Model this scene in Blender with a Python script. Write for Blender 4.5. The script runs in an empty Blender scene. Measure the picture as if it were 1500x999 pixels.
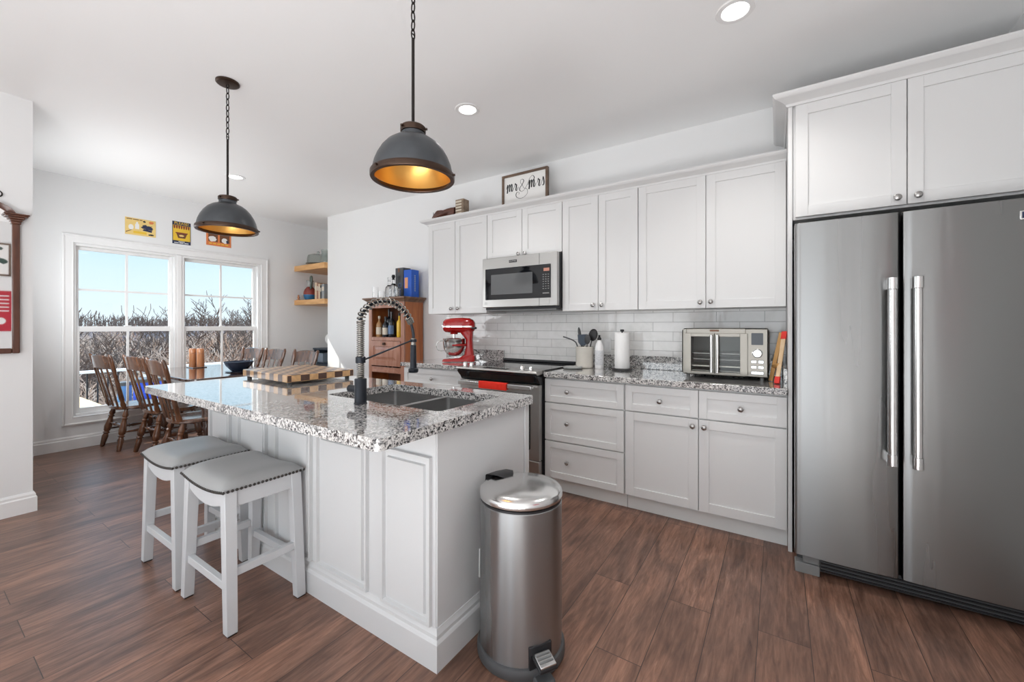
import bpy, bmesh, math, random
from mathutils import Vector, Matrix
random.seed(7)
C = bpy.context.scene.collection
SC = bpy.context.scene

# ------------------------------------------------------------------ camera
CAM_H = 1.263
F_PX = 598.5
cam_data = bpy.data.cameras.new('camera')
cam_data.sensor_width = 36.0
cam_data.sensor_fit = 'HORIZONTAL'
cam_data.lens = 36.0 * F_PX / 1500.0
cam_data.shift_y = -21.7 / 1500.0
cam_data.clip_start = 0.05
cam_data.clip_end = 400
cam = bpy.data.objects.new('camera', cam_data)
C.objects.link(cam)
cam.location = (0, 0, CAM_H)
cam.rotation_euler = (math.radians(90), 0, math.atan2(390, 598.5))
SC.camera = cam

# ------------------------------------------------------------------ exposure
SC.view_settings.view_transform = 'Standard'
SC.view_settings.look = 'None'
SC.view_settings.exposure = 0.14
SC.view_settings.gamma = 1.0
SC.view_settings.use_curve_mapping = False
SC.cycles.use_denoising = True
SC.cycles.max_bounces = 10
SC.cycles.diffuse_bounces = 6
SC.cycles.glossy_bounces = 5
SC.cycles.transparent_max_bounces = 12
SC.cycles.sample_clamp_indirect = 4.0
SC.cycles.caustics_reflective = False
SC.cycles.caustics_refractive = False

# ------------------------------------------------------------------ sky
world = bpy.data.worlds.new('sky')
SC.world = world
world.use_nodes = True
wn = world.node_tree
wn.nodes.clear()
w_out = wn.nodes.new('ShaderNodeOutputWorld')
w_bg = wn.nodes.new('ShaderNodeBackground')
w_tc = wn.nodes.new('ShaderNodeTexCoord')
w_sep = wn.nodes.new('ShaderNodeSeparateXYZ')
w_ramp = wn.nodes.new('ShaderNodeValToRGB')
w_str = wn.nodes.new('ShaderNodeValToRGB')
wn.links.new(w_tc.outputs['Generated'], w_sep.inputs[0])
wn.links.new(w_sep.outputs['Z'], w_ramp.inputs[0])
wn.links.new(w_sep.outputs['Z'], w_str.inputs[0])
cr = w_ramp.color_ramp
cr.elements[0].position = 0.0
cr.elements[0].color = (0.82, 0.92, 1.0, 1)
cr.elements[1].position = 0.5
cr.elements[1].color = (0.55, 0.75, 1.0, 1)
e = cr.elements.new(0.10); e.color = (0.70, 0.87, 1.0, 1)
e = cr.elements.new(0.24); e.color = (0.40, 0.70, 0.96, 1)
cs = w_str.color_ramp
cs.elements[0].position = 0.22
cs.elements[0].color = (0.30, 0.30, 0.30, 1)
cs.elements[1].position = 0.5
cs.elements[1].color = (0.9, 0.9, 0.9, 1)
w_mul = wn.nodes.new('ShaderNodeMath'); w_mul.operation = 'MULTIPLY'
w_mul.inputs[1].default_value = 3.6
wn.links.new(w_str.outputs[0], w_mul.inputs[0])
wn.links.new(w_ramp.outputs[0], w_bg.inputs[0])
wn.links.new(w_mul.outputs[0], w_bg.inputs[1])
wn.links.new(w_bg.outputs[0], w_out.inputs[0])

# ------------------------------------------------------------------ sun, daylight and added fill lights
def add_light(name, kind, loc, target, energy, color=(1, 1, 1), **kw):
    ld = bpy.data.lights.new(name, kind)
    ld.energy = energy
    ld.color = color
    for k, v in kw.items():
        setattr(ld, k, v)
    o = bpy.data.objects.new(name, ld)
    C.objects.link(o)
    o.location = loc
    d = Vector(target) - Vector(loc)
    o.rotation_euler = d.to_track_quat('-Z', 'Y').to_euler()
    return o

SUN_DIR = Vector((1.0, 0.85, -1.06))
add_light('sun', 'SUN', (-20, -18, 22), Vector((-20, -18, 22)) + SUN_DIR, 5.0, (1.0, 0.95, 0.87), angle=0.009)
# daylight coming in through the windows behind the camera, an added fill beside the dining table,
# and an added panel near the floor that brightens the ceiling
DAY = (0.975, 0.988, 1.0)
add_light('daylight_back_window', 'AREA', (-2.9, -4.12, 1.35), (-2.9, 0.5, 2.6), 26, DAY, shape='RECTANGLE', size=1.9, size_y=1.9)
add_light('daylight_back_door', 'AREA', (-0.35, -4.12, 1.25), (-0.35, 0.5, 2.5), 20, DAY, shape='RECTANGLE', size=1.7, size_y=2.1)
add_light('dining_fill', 'AREA', (-4.95, 0.60, 1.70), (-4.9, 2.2, 1.95), 30, (0.95, 0.975, 1.0), shape='RECTANGLE', size=1.2, size_y=1.3)  # added fill for the dining area; the wall behind it is solid
add_light('ceiling_fill', 'AREA', (-0.55, -1.40, 0.03), (-0.55, -1.395, 2.8), 112, DAY, shape='RECTANGLE', size=2.8, size_y=1.5)  # added up-facing light panel, unseen behind the camera

# ------------------------------------------------------------------ materials
def new_mat(name):
    m = bpy.data.materials.new(name)
    m.use_nodes = True
    nt = m.node_tree
    b = nt.nodes['Principled BSDF']
    return m, nt, b

def P(name, color, rough=0.5, metal=0.0, spec=0.5, noise=0.0, nscale=8.0, bump=0.0, bscale=60.0, stretch=(1, 1, 1), coat=0.0, trans=0.0, ior=1.45, emis=None, estr=0.0, aniso=0.0, rvar=0.0):
    """procedural principled material with optional colour mottling, roughness variation and bump"""
    m, nt, b = new_mat(name)
    b.inputs['Base Color'].default_value = (*color, 1)
    b.inputs['Roughness'].default_value = rough
    b.inputs['Metallic'].default_value = metal
    b.inputs['Specular IOR Level'].default_value = spec
    b.inputs['Coat Weight'].default_value = coat
    b.inputs['Coat Roughness'].default_value = 0.1
    b.inputs['Transmission Weight'].default_value = trans
    b.inputs['IOR'].default_value = ior
    b.inputs['Anisotropic'].default_value = aniso
    if emis:
        b.inputs['Emission Color'].default_value = (*emis, 1)
        b.inputs['Emission Strength'].default_value = estr
    tc = nt.nodes.new('ShaderNodeTexCoord')
    mp = nt.nodes.new('ShaderNodeMapping')
    mp.inputs['Scale'].default_value = stretch
    nt.links.new(tc.outputs['Object'], mp.inputs[0])
    if noise > 0 or rvar > 0:
        n = nt.nodes.new('ShaderNodeTexNoise')
        n.inputs['Scale'].default_value = nscale
        n.inputs['Detail'].default_value = 5
        nt.links.new(mp.outputs[0], n.inputs['Vector'])
        if noise > 0:
            mx = nt.nodes.new('ShaderNodeMix'); mx.data_type = 'RGBA'
            mx.inputs['A'].default_value = (*[c * (1 - noise) for c in color], 1)
            mx.inputs['B'].default_value = (*[min(1, c * (1 + noise)) for c in color], 1)
            nt.links.new(n.outputs['Fac'], mx.inputs['Factor'])
            nt.links.new(mx.outputs['Result'], b.inputs['Base Color'])
        if rvar > 0:
            mr = nt.nodes.new('ShaderNodeMapRange')
            mr.inputs['To Min'].default_value = max(0.02, rough - rvar)
            mr.inputs['To Max'].default_value = min(1, rough + rvar)
            nt.links.new(n.outputs['Fac'], mr.inputs['Value'])
            nt.links.new(mr.outputs[0], b.inputs['Roughness'])
    if bump > 0:
        n2 = nt.nodes.new('ShaderNodeTexNoise')
        n2.inputs['Scale'].default_value = bscale
        n2.inputs['Detail'].default_value = 3
        nt.links.new(mp.outputs[0], n2.inputs['Vector'])
        bp = nt.nodes.new('ShaderNodeBump')
        bp.inputs['Strength'].default_value = bump
        bp.inputs['Distance'].default_value = 0.01
        nt.links.new(n2.outputs['Fac'], bp.inputs['Height'])
        nt.links.new(bp.outputs[0], b.inputs['Normal'])
    return m

def ramp(nt, stops, interp='LINEAR'):
    r = nt.nodes.new('ShaderNodeValToRGB')
    r.color_ramp.interpolation = interp
    els = r.color_ramp.elements
    els[0].position, els[0].color = stops[0][0], (*stops[0][1], 1)
    els[1].position, els[1].color = stops[-1][0], (*stops[-1][1], 1)
    for p, c in stops[1:-1]:
        e = els.new(p); e.color = (*c, 1)
    return r

def mat_floor():
    m, nt, b = new_mat('wood plank floor')
    L = nt.links.new
    tc = nt.nodes.new('ShaderNodeTexCoord')
    mp = nt.nodes.new('ShaderNodeMapping')
    mp.inputs['Rotation'].default_value = (0, 0, math.radians(90))
    mp.inputs['Location'].default_value = (0.31, 0.07, 0)
    L(tc.outputs['Object'], mp.inputs[0])
    br = nt.nodes.new('ShaderNodeTexBrick')
    br.inputs['Scale'].default_value = 1.0
    br.inputs['Brick Width'].default_value = 1.22
    br.inputs['Row Height'].default_value = 0.178
    br.inputs['Mortar Size'].default_value = 0.0016
    br.inputs['Mortar Smooth'].default_value = 0.3
    br.offset = 0.37
    br.inputs['Color1'].default_value = (0, 0, 0, 1)
    br.inputs['Color2'].default_value = (1, 1, 1, 1)
    br.inputs['Mortar'].default_value = (0.5, 0.5, 0.5, 1)
    L(mp.outputs[0], br.inputs['Vector'])
    # grain, shifted per plank
    sh = nt.nodes.new('ShaderNodeVectorMath'); sh.operation = 'SCALE'
    sh.inputs['Scale'].default_value = 9.0
    L(br.outputs['Color'], sh.inputs[0])
    ad = nt.nodes.new('ShaderNodeVectorMath'); ad.operation = 'ADD'
    L(tc.outputs['Object'], ad.inputs[0]); L(sh.outputs[0], ad.inputs[1])
    mg = nt.nodes.new('ShaderNodeMapping'); mg.inputs['Scale'].default_value = (1.0, 0.09, 1)
    L(ad.outputs[0], mg.inputs[0])
    n1 = nt.nodes.new('ShaderNodeTexNoise'); n1.inputs['Scale'].default_value = 62; n1.inputs['Detail'].default_value = 9; n1.inputs['Roughness'].default_value = 0.68; n1.inputs['Distortion'].default_value = 0.7
    L(mg.outputs[0], n1.inputs['Vector'])
    mg2 = nt.nodes.new('ShaderNodeMapping'); mg2.inputs['Scale'].default_value = (1.0, 0.24, 1)
    L(ad.outputs[0], mg2.inputs[0])
    n2 = nt.nodes.new('ShaderNodeTexNoise'); n2.inputs['Scale'].default_value = 7; n2.inputs['Detail'].default_value = 5; n2.inputs['Distortion'].default_value = 1.6
    L(mg2.outputs[0], n2.inputs['Vector'])
    r1 = ramp(nt, [(0.30, (0.115, 0.064, 0.046)), (0.46, (0.19, 0.107, 0.077)), (0.60, (0.26, 0.150, 0.108)), (0.80, (0.40, 0.255, 0.19))])
    L(n1.outputs['Fac'], r1.inputs[0])
    r2 = ramp(nt, [(0.30, (0.60, 0.58, 0.58)), (0.50, (0.95, 0.93, 0.92)), (0.72, (1.35, 1.28, 1.22))])
    L(n2.outputs['Fac'], r2.inputs[0])
    mu = nt.nodes.new('ShaderNodeMix'); mu.data_type = 'RGBA'; mu.blend_type = 'MULTIPLY'; mu.inputs['Factor'].default_value = 1
    L(r1.outputs[0], mu.inputs['A']); L(r2.outputs[0], mu.inputs['B'])
    r3 = ramp(nt, [(0.0, (0.84, 0.83, 0.84)), (0.5, (1.0, 0.97, 0.955)), (1.0, (1.15, 1.09, 1.05))])
    L(br.outputs['Color'], r3.inputs[0])
    mu2 = nt.nodes.new('ShaderNodeMix'); mu2.data_type = 'RGBA'; mu2.blend_type = 'MULTIPLY'; mu2.inputs['Factor'].default_value = 1
    L(mu.outputs['Result'], mu2.inputs['A']); L(r3.outputs[0], mu2.inputs['B'])
    mo = nt.nodes.new('ShaderNodeMix'); mo.data_type = 'RGBA'
    mo.inputs['B'].default_value = (0.045, 0.028, 0.022, 1)
    L(br.outputs['Fac'], mo.inputs['Factor']); L(mu2.outputs['Result'], mo.inputs['A'])
    L(mo.outputs['Result'], b.inputs['Base Color'])
    mr = nt.nodes.new('ShaderNodeMapRange'); mr.inputs['To Min'].default_value = 0.27; mr.inputs['To Max'].default_value = 0.40
    L(n1.outputs['Fac'], mr.inputs['Value']); L(mr.outputs[0], b.inputs['Roughness'])
    sb = nt.nodes.new('ShaderNodeMath'); sb.operation = 'SUBTRACT'
    L(n1.outputs['Fac'], sb.inputs[0]); L(br.outputs['Fac'], sb.inputs[1])
    bp = nt.nodes.new('ShaderNodeBump'); bp.inputs['Strength'].default_value = 0.16; bp.inputs['Distance'].default_value = 0.004
    L(sb.outputs[0], bp.inputs['Height']); L(bp.outputs[0], b.inputs['Normal'])
    return m

def mat_granite():
    m, nt, b = new_mat('speckled granite')
    L = nt.links.new
    tc = nt.nodes.new('ShaderNodeTexCoord')
    n0 = nt.nodes.new('ShaderNodeTexNoise'); n0.inputs['Scale'].default_value = 40; n0.inputs['Detail'].default_value = 3
    L(tc.outputs['Object'], n0.inputs['Vector'])
    # wobble the cells so the flecks are irregular
    wb = nt.nodes.new('ShaderNodeVectorMath'); wb.operation = 'SCALE'; wb.inputs['Scale'].default_value = 0.018
    L(n0.outputs['Color'], wb.inputs[0])
    ad = nt.nodes.new('ShaderNodeVectorMath'); ad.operation = 'ADD'
    L(tc.outputs['Object'], ad.inputs[0]); L(wb.outputs[0], ad.inputs[1])
    v1 = nt.nodes.new('ShaderNodeTexVoronoi'); v1.inputs['Scale'].default_value = 150
    L(ad.outputs[0], v1.inputs['Vector'])
    s1 = nt.nodes.new('ShaderNodeSeparateColor'); L(v1.outputs['Color'], s1.inputs[0])
    v2 = nt.nodes.new('ShaderNodeTexVoronoi'); v2.inputs['Scale'].default_value = 260
    L(ad.outputs[0], v2.inputs['Vector'])
    s2 = nt.nodes.new('ShaderNodeSeparateColor'); L(v2.outputs['Color'], s2.inputs[0])
    n3 = nt.nodes.new('ShaderNodeTexNoise'); n3.inputs['Scale'].default_value = 26; n3.inputs['Detail'].default_value = 4
    L(tc.outputs['Object'], n3.inputs['Vector'])
    # clumping: cell value + broad noise
    ma = nt.nodes.new('ShaderNodeMath'); ma.operation = 'MULTIPLY_ADD'; ma.inputs[1].default_value = 0.62
    nm = nt.nodes.new('ShaderNodeMath'); nm.operation = 'MULTIPLY'; nm.inputs[1].default_value = 0.42
    L(n3.outputs['Fac'], nm.inputs[0]); L(s1.outputs[0], ma.inputs[0]); L(nm.outputs[0], ma.inputs[2])
    r1 = ramp(nt, [(0.0, (0.025, 0.025, 0.028)), (0.275, (0.05, 0.05, 0.055)), (0.34, (0.20, 0.198, 0.20)), (0.45, (0.38, 0.375, 0.37)), (0.57, (0.57, 0.56, 0.55)), (0.70, (0.72, 0.71, 0.695))])
    L(ma.outputs[0], r1.inputs[0])
    r2 = ramp(nt, [(0.0, (0.16, 0.16, 0.16)), (0.13, (0.45, 0.45, 0.45)), (0.22, (1, 1, 1)), (1.0, (1.06, 1.05, 1.03))])
    L(s2.outputs[1], r2.inputs[0])
    mu = nt.nodes.new('ShaderNodeMix'); mu.data_type = 'RGBA'; mu.blend_type = 'MULTIPLY'; mu.inputs['Factor'].default_value = 0.85
    L(r1.outputs[0], mu.inputs['A']); L(r2.outputs[0], mu.inputs['B'])
    L(mu.outputs['Result'], b.inputs['Base Color'])
    b.inputs['Roughness'].default_value = 0.09
    b.inputs['Specular IOR Level'].default_value = 0.6
    b.inputs['Coat Weight'].default_value = 1.0
    b.inputs['Coat Roughness'].default_value = 0.03
    b.inputs['Coat IOR'].default_value = 1.6
    return m

def mat_tile():
    m, nt, b = new_mat('glazed subway tile')
    L = nt.links.new
    tc = nt.nodes.new('ShaderNodeTexCoord')
    mp = nt.nodes.new('ShaderNodeMapping')
    mp.inputs['Rotation'].default_value = (math.radians(-90), 0, 0)
    mp.inputs['Location'].default_value = (0.08, 0.0, 0)
    L(tc.outputs['Object'], mp.inputs[0])
    br = nt.nodes.new('ShaderNodeTexBrick')
    br.inputs['Scale'].default_value = 1.0
    br.inputs['Brick Width'].default_value = 0.307
    br.inputs['Row Height'].default_value = 0.0762
    br.inputs['Mortar Size'].default_value = 0.0016
    br.inputs['Mortar Smooth'].default_value = 0.2
    br.inputs['Color1'].default_value = (0.0, 0.0, 0.0, 1)
    br.inputs['Color2'].default_value = (1, 1, 1, 1)
    L(mp.outputs[0], br.inputs['Vector'])
    n = nt.nodes.new('ShaderNodeTexNoise'); n.inputs['Scale'].default_value = 9; n.inputs['Detail'].default_value = 6; n.inputs['Distortion'].default_value = 1.2
    L(tc.outputs['Object'], n.inputs['Vector'])
    ma = nt.nodes.new('ShaderNodeMath'); ma.operation = 'MULTIPLY_ADD'; ma.inputs[1].default_value = 0.35
    L(br.outputs['Color'], ma.inputs[0]); L(n.outputs['Fac'], ma.inputs[2])
    r = ramp(nt, [(0.28, (0.76, 0.755, 0.735)), (0.6, (0.85, 0.845, 0.825)), (0.9, (0.90, 0.895, 0.885))])
    L(ma.outputs[0], r.inputs[0])
    mo = nt.nodes.new('ShaderNodeMix'); mo.data_type = 'RGBA'; mo.inputs['B'].default_value = (0.42, 0.42, 0.41, 1)
    L(br.outputs['Fac'], mo.inputs['Factor']); L(r.outputs[0], mo.inputs['A'])
    L(mo.outputs['Result'], b.inputs['Base Color'])
    b.inputs['Roughness'].default_value = 0.07
    n2 = nt.nodes.new('ShaderNodeTexNoise'); n2.inputs['Scale'].default_value = 13; n2.inputs['Detail'].default_value = 2
    L(tc.outputs['Object'], n2.inputs['Vector'])
    sb = nt.nodes.new('ShaderNodeMath'); sb.operation = 'SUBTRACT'
    L(n2.outputs['Fac'], sb.inputs[0]); L(br.outputs['Fac'], sb.inputs[1])
    bp = nt.nodes.new('ShaderNodeBump'); bp.inputs['Strength'].default_value = 0.5; bp.inputs['Distance'].default_value = 0.006
    L(sb.outputs[0], bp.inputs['Height']); L(bp.outputs[0], b.inputs['Normal'])
    return m

def mat_wood(name, dark, light, axis='z', scale=18.0, rough=0.35, coat=0.0):
    m, nt, b = new_mat(name)
    L = nt.links.new
    tc = nt.nodes.new('ShaderNodeTexCoord')
    mp = nt.nodes.new('ShaderNodeMapping')
    s = {'x': (0.12, 1, 1), 'y': (1, 0.12, 1), 'z': (1, 1, 0.12)}[axis]
    mp.inputs['Scale'].default_value = s
    L(tc.outputs['Object'], mp.inputs[0])
    n = nt.nodes.new('ShaderNodeTexNoise'); n.inputs['Scale'].default_value = scale; n.inputs['Detail'].default_value = 7; n.inputs['Distortion'].default_value = 0.9
    L(mp.outputs[0], n.inputs['Vector'])
    r = ramp(nt, [(0.3, dark), (0.7, light)])
    L(n.outputs['Fac'], r.inputs[0]); L(r.outputs[0], b.inputs['Base Color'])
    b.inputs['Roughness'].default_value = rough
    b.inputs['Coat Weight'].default_value = coat
    b.inputs['Coat Roughness'].default_value = 0.12
    bp = nt.nodes.new('ShaderNodeBump'); bp.inputs['Strength'].default_value = 0.1; bp.inputs['Distance'].default_value = 0.003
    L(n.outputs['Fac'], bp.inputs['Height']); L(bp.outputs[0], b.inputs['Normal'])
    return m

def mat_steel(name, color=(0.56, 0.56, 0.555), rough=0.24, axis='z', wav=0.0, brush=0.05):
    """brushed stainless: fine brushing plus, for thin sheet, a slow waviness"""
    m, nt, b = new_mat(name)
    L = nt.links.new
    b.inputs['Base Color'].default_value = (*color, 1)
    b.inputs['Metallic'].default_value = 1.0
    b.inputs['Roughness'].default_value = rough
    tc = nt.nodes.new('ShaderNodeTexCoord')
    mp = nt.nodes.new('ShaderNodeMapping')
    mp.inputs['Scale'].default_value = {'z': (1, 1, 0.02), 'x': (0.02, 1, 1), 'y': (1, 0.02, 1)}[axis]
    L(tc.outputs['Object'], mp.inputs[0])
    n = nt.nodes.new('ShaderNodeTexNoise'); n.inputs['Scale'].default_value = 220; n.inputs['Detail'].default_value = 2
    L(mp.outputs[0], n.inputs['Vector'])
    mr = nt.nodes.new('ShaderNodeMapRange'); mr.inputs['To Min'].default_value = rough - 0.05; mr.inputs['To Max'].default_value = rough + 0.08
    L(n.outputs['Fac'], mr.inputs['Value']); L(mr.outputs[0], b.inputs['Roughness'])
    bp = nt.nodes.new('ShaderNodeBump'); bp.inputs['Strength'].default_value = brush; bp.inputs['Distance'].default_value = 0.001
    L(n.outputs['Fac'], bp.inputs['Height'])
    if wav > 0:
        m2 = nt.nodes.new('ShaderNodeMapping'); m2.inputs['Scale'].default_value = (1, 1, 0.05)
        L(tc.outputs['Object'], m2.inputs[0])
        n2 = nt.nodes.new('ShaderNodeTexNoise'); n2.inputs['Scale'].default_value = 5.5; n2.inputs['Detail'].default_value = 2
        L(m2.outputs[0], n2.inputs['Vector'])
        b2 = nt.nodes.new('ShaderNodeBump'); b2.inputs['Strength'].default_value = wav; b2.inputs['Distance'].default_value = 0.012
        L(n2.outputs['Fac'], b2.inputs['Height']); L(bp.outputs[0], b2.inputs['Normal'])
        L(b2.outputs[0], b.inputs['Normal'])
    else:
        L(bp.outputs[0], b.inputs['Normal'])
    return m

def mat_brushed(name, color, rough=0.28, aniso=0.8, wav=0.0):
    """sheet steel brushed around or across: reflections smear vertically"""
    m, nt, b = new_mat(name)
    L = nt.links.new
    b.inputs['Base Color'].default_value = (*color, 1)
    b.inputs['Metallic'].default_value = 1.0
    b.inputs['Roughness'].default_value = rough
    b.inputs['Anisotropic'].default_value = aniso
    b.inputs['Anisotropic Rotation'].default_value = 0.25
    tg = nt.nodes.new('ShaderNodeTangent'); tg.direction_type = 'RADIAL'; tg.axis = 'Z'
    L(tg.outputs[0], b.inputs['Tangent'])
    tc = nt.nodes.new('ShaderNodeTexCoord')
    mp = nt.nodes.new('ShaderNodeMapping'); mp.inputs['Scale'].default_value = (1, 1, 0.06)
    L(tc.outputs['Object'], mp.inputs[0])
    n = nt.nodes.new('ShaderNodeTexNoise'); n.inputs['Scale'].default_value = 6.5; n.inputs['Detail'].default_value = 3
    L(mp.outputs[0], n.inputs['Vector'])
    mr = nt.nodes.new('ShaderNodeMapRange'); mr.inputs['To Min'].default_value = rough - 0.04; mr.inputs['To Max'].default_value = rough + 0.04
    L(n.outputs['Fac'], mr.inputs['Value']); L(mr.outputs[0], b.inputs['Roughness'])
    if wav > 0:
        bp = nt.nodes.new('ShaderNodeBump'); bp.inputs['Strength'].default_value = wav; bp.inputs['Distance'].default_value = 0.02
        L(n.outputs['Fac'], bp.inputs['Height']); L(bp.outputs[0], b.inputs['Normal'])
    return m

def mat_checker():
    """end-grain board of square maple and walnut blocks"""
    m, nt, b = new_mat('end grain checker board')
    L = nt.links.new
    tc = nt.nodes.new('ShaderNodeTexCoord')
    ck = nt.nodes.new('ShaderNodeTexChecker')
    ck.inputs['Scale'].default_value = 1.0
    ck.inputs['Color1'].default_value = (0.60, 0.36, 0.17, 1)
    ck.inputs['Color2'].default_value = (0.085, 0.042, 0.030, 1)
    mp = nt.nodes.new('ShaderNodeMapping')
    mp.inputs['Scale'].default_value = (1 / 0.0545, 1 / 0.0545, 0.001)
    mp.inputs['Location'].default_value = (0.5, 0.5, 0.5)
    L(tc.outputs['Object'], mp.inputs[0]); L(mp.outputs[0], ck.inputs['Vector'])
    n = nt.nodes.new('ShaderNodeTexNoise'); n.inputs['Scale'].default_value = 40; n.inputs['Detail'].default_value = 5
    L(tc.outputs['Object'], n.inputs['Vector'])
    r = ramp(nt, [(0.3, (0.75, 0.75, 0.75)), (0.7, (1.2, 1.2, 1.2))])
    L(n.outputs['Fac'], r.inputs[0])
    mu = nt.nodes.new('ShaderNodeMix'); mu.data_type = 'RGBA'; mu.blend_type = 'MULTIPLY'; mu.inputs['Factor'].default_value = 0.8
    L(ck.outputs['Color'], mu.inputs['A']); L(r.outputs[0], mu.inputs['B'])
    L(mu.outputs['Result'], b.inputs['Base Color'])
    b.inputs['Roughness'].default_value = 0.30
    b.inputs['Coat Weight'].default_value = 0.6
    b.inputs['Coat Roughness'].default_value = 0.22
    return m

def mat_pane():
    m = bpy.data.materials.new('window glass'); m.use_nodes = True
    nt = m.node_tree; nt.nodes.clear()
    o = nt.nodes.new('ShaderNodeOutputMaterial')
    t = nt.nodes.new('ShaderNodeBsdfTransparent'); t.inputs[0].default_value = (0.97, 0.985, 0.98, 1)
    g = nt.nodes.new('ShaderNodeBsdfGlossy'); g.inputs['Roughness'].default_value = 0.02
    f = nt.nodes.new('ShaderNodeFresnel')
    ge = nt.nodes.new('ShaderNodeNewGeometry')
    io = nt.nodes.new('ShaderNodeMapRange')      # same weak reflection on both faces of the sheet
    io.inputs['To Min'].default_value = 1.35; io.inputs['To Max'].default_value = 1 / 1.35
    nt.links.new(ge.outputs['Backfacing'], io.inputs['Value']); nt.links.new(io.outputs[0], f.inputs[0])
    x = nt.nodes.new('ShaderNodeMixShader')
    nt.links.new(f.outputs[0], x.inputs[0]); nt.links.new(t.outputs[0], x.inputs[1]); nt.links.new(g.outputs[0], x.inputs[2])
    nt.links.new(x.outputs[0], o.inputs[0])
    return m

M = {}
M['wall'] = P('wall paint', (0.80, 0.805, 0.805), 0.62, bump=0.03, bscale=240, noise=0.01, nscale=3)
M['ceiling'] = P('ceiling paint', (0.92, 0.925, 0.925), 0.8, bump=0.04, bscale=200, noise=0.01, nscale=3)
M['trim'] = P('white trim paint', (0.84, 0.84, 0.835), 0.36, noise=0.01, nscale=4)
M['cab'] = P('white cabinet lacquer', (0.70, 0.702, 0.70), 0.34, noise=0.008, nscale=5)
M['island'] = P('white island paint', (0.66, 0.67, 0.675), 0.36, noise=0.008, nscale=5)
M['toe'] = P('toe kick paint', (0.74, 0.75, 0.74), 0.5, noise=0.02, nscale=5)
M['floor'] = mat_floor()
M['granite'] = mat_granite()
M['tile'] = mat_tile()
M['nickel'] = P('brushed nickel', (0.42, 0.41, 0.40), 0.28, metal=1, rvar=0.06, nscale=90)
M['steel'] = mat_steel('brushed stainless sheet', (0.52, 0.52, 0.515), 0.26, 'z', wav=0.0)
M['fridge'] = mat_brushed('fridge stainless', (0.26, 0.262, 0.26), 0.28, 0.85, 0.10)
M['steel_x'] = mat_steel('brushed stainless across', (0.50, 0.495, 0.48), 0.30, 'x', brush=0.02)
M['toaster'] = mat_steel('warm brushed stainless', (0.30, 0.285, 0.255), 0.40, 'x', brush=0.02)
M['steel_bright'] = mat_steel('bright stainless', (0.74, 0.74, 0.735), 0.17, 'z', brush=0.02)
M['sink'] = mat_steel('sink stainless', (0.46, 0.46, 0.46), 0.30, 'x')
M['can'] = mat_brushed('bin stainless', (0.38, 0.39, 0.395), 0.28, 0.88)
M['chrome'] = P('chrome', (0.80, 0.80, 0.79), 0.08, metal=1, rvar=0.03, nscale=30)
M['black'] = P('black plastic', (0.018, 0.018, 0.020), 0.38, noise=0.1, nscale=30)
M['black_glass'] = P('black glass', (0.006, 0.007, 0.009), 0.04, spec=0.6, rvar=0.01, nscale=4)
M['dark_grey'] = P('dark grey plastic', (0.075, 0.077, 0.08), 0.45, noise=0.08, nscale=30)
M['mid_grey'] = P('grey plastic', (0.22, 0.225, 0.225), 0.45, noise=0.05, nscale=30)
M['faucet'] = P('matte black metal', (0.020, 0.024, 0.032), 0.33, metal=0.4, noise=0.08, nscale=40)
M['spring'] = P('brushed steel spring', (0.30, 0.285, 0.26), 0.26, metal=1, rvar=0.05, nscale=60)
M['leather'] = P('grey leather', (0.33, 0.335, 0.335), 0.36, noise=0.07, nscale=7, bump=0.10, bscale=420)
M['nail'] = P('dark nailheads', (0.075, 0.070, 0.065), 0.3, metal=1, rvar=0.05, nscale=60)
M['stool'] = P('white stool paint', (0.58, 0.595, 0.61), 0.4, noise=0.02, nscale=9)
M['zinc'] = P('galvanised zinc', (0.085, 0.092, 0.10), 0.36, metal=0.75, noise=0.16, nscale=22, rvar=0.08)
M['bronze'] = P('oil rubbed bronze', (0.060, 0.036, 0.025), 0.36, metal=0.7, noise=0.25, nscale=25)
M['gold'] = P('gold lamp lining', (0.72, 0.42, 0.12), 0.34, metal=0.85, noise=0.08, nscale=10)
M['chain'] = P('dark chain metal', (0.022, 0.018, 0.016), 0.42, metal=0.6, noise=0.2, nscale=40)
M['chair'] = mat_wood('stained oak chair wood', (0.052, 0.023, 0.013), (0.175, 0.074, 0.036), 'z', 26, 0.22, coat=0.5)
M['table'] = mat_wood('polished dark table wood', (0.040, 0.018, 0.012), (0.095, 0.042, 0.025), 'x', 20, 0.14, coat=0.6)
M['table'].node_tree.nodes['Principled BSDF'].inputs['Coat IOR'].default_value = 1.9
M['table'].node_tree.nodes['Principled BSDF'].inputs['Coat Weight'].default_value = 1.0
M['hutch'] = mat_wood('cherry hutch wood', (0.30, 0.085, 0.024), (0.50, 0.165, 0.045), 'z', 13, 0.34, coat=0.2)
M['hutch_front'] = mat_wood('cherry front with painted glare', (0.30, 0.135, 0.085), (0.46, 0.235, 0.165), 'z', 15, 0.22, coat=0.6)  # same cherry, pinker and paler: glare on the front is put into the colour
M['hutch_in'] = mat_wood('hutch interior wood', (0.085, 0.030, 0.016), (0.16, 0.060, 0.030), 'z', 14, 0.45)
M['hutch_top'] = mat_wood('hutch cornice wood', (0.12, 0.060, 0.035), (0.28, 0.17, 0.11), 'x', 14, 0.4)
M['shelf'] = mat_wood('light oak shelf wood', (0.56, 0.29, 0.105), (0.78, 0.46, 0.20), 'x', 15, 0.4)
M['mahogany'] = mat_wood('mahogany mirror frame', (0.065, 0.022, 0.012), (0.15, 0.052, 0.026), 'z', 22, 0.32, coat=0.3)
M['brown_frame'] = mat_wood('brown sign frame', (0.10, 0.062, 0.040), (0.20, 0.13, 0.088), 'x', 20, 0.5)
M['checker'] = mat_checker()
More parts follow.
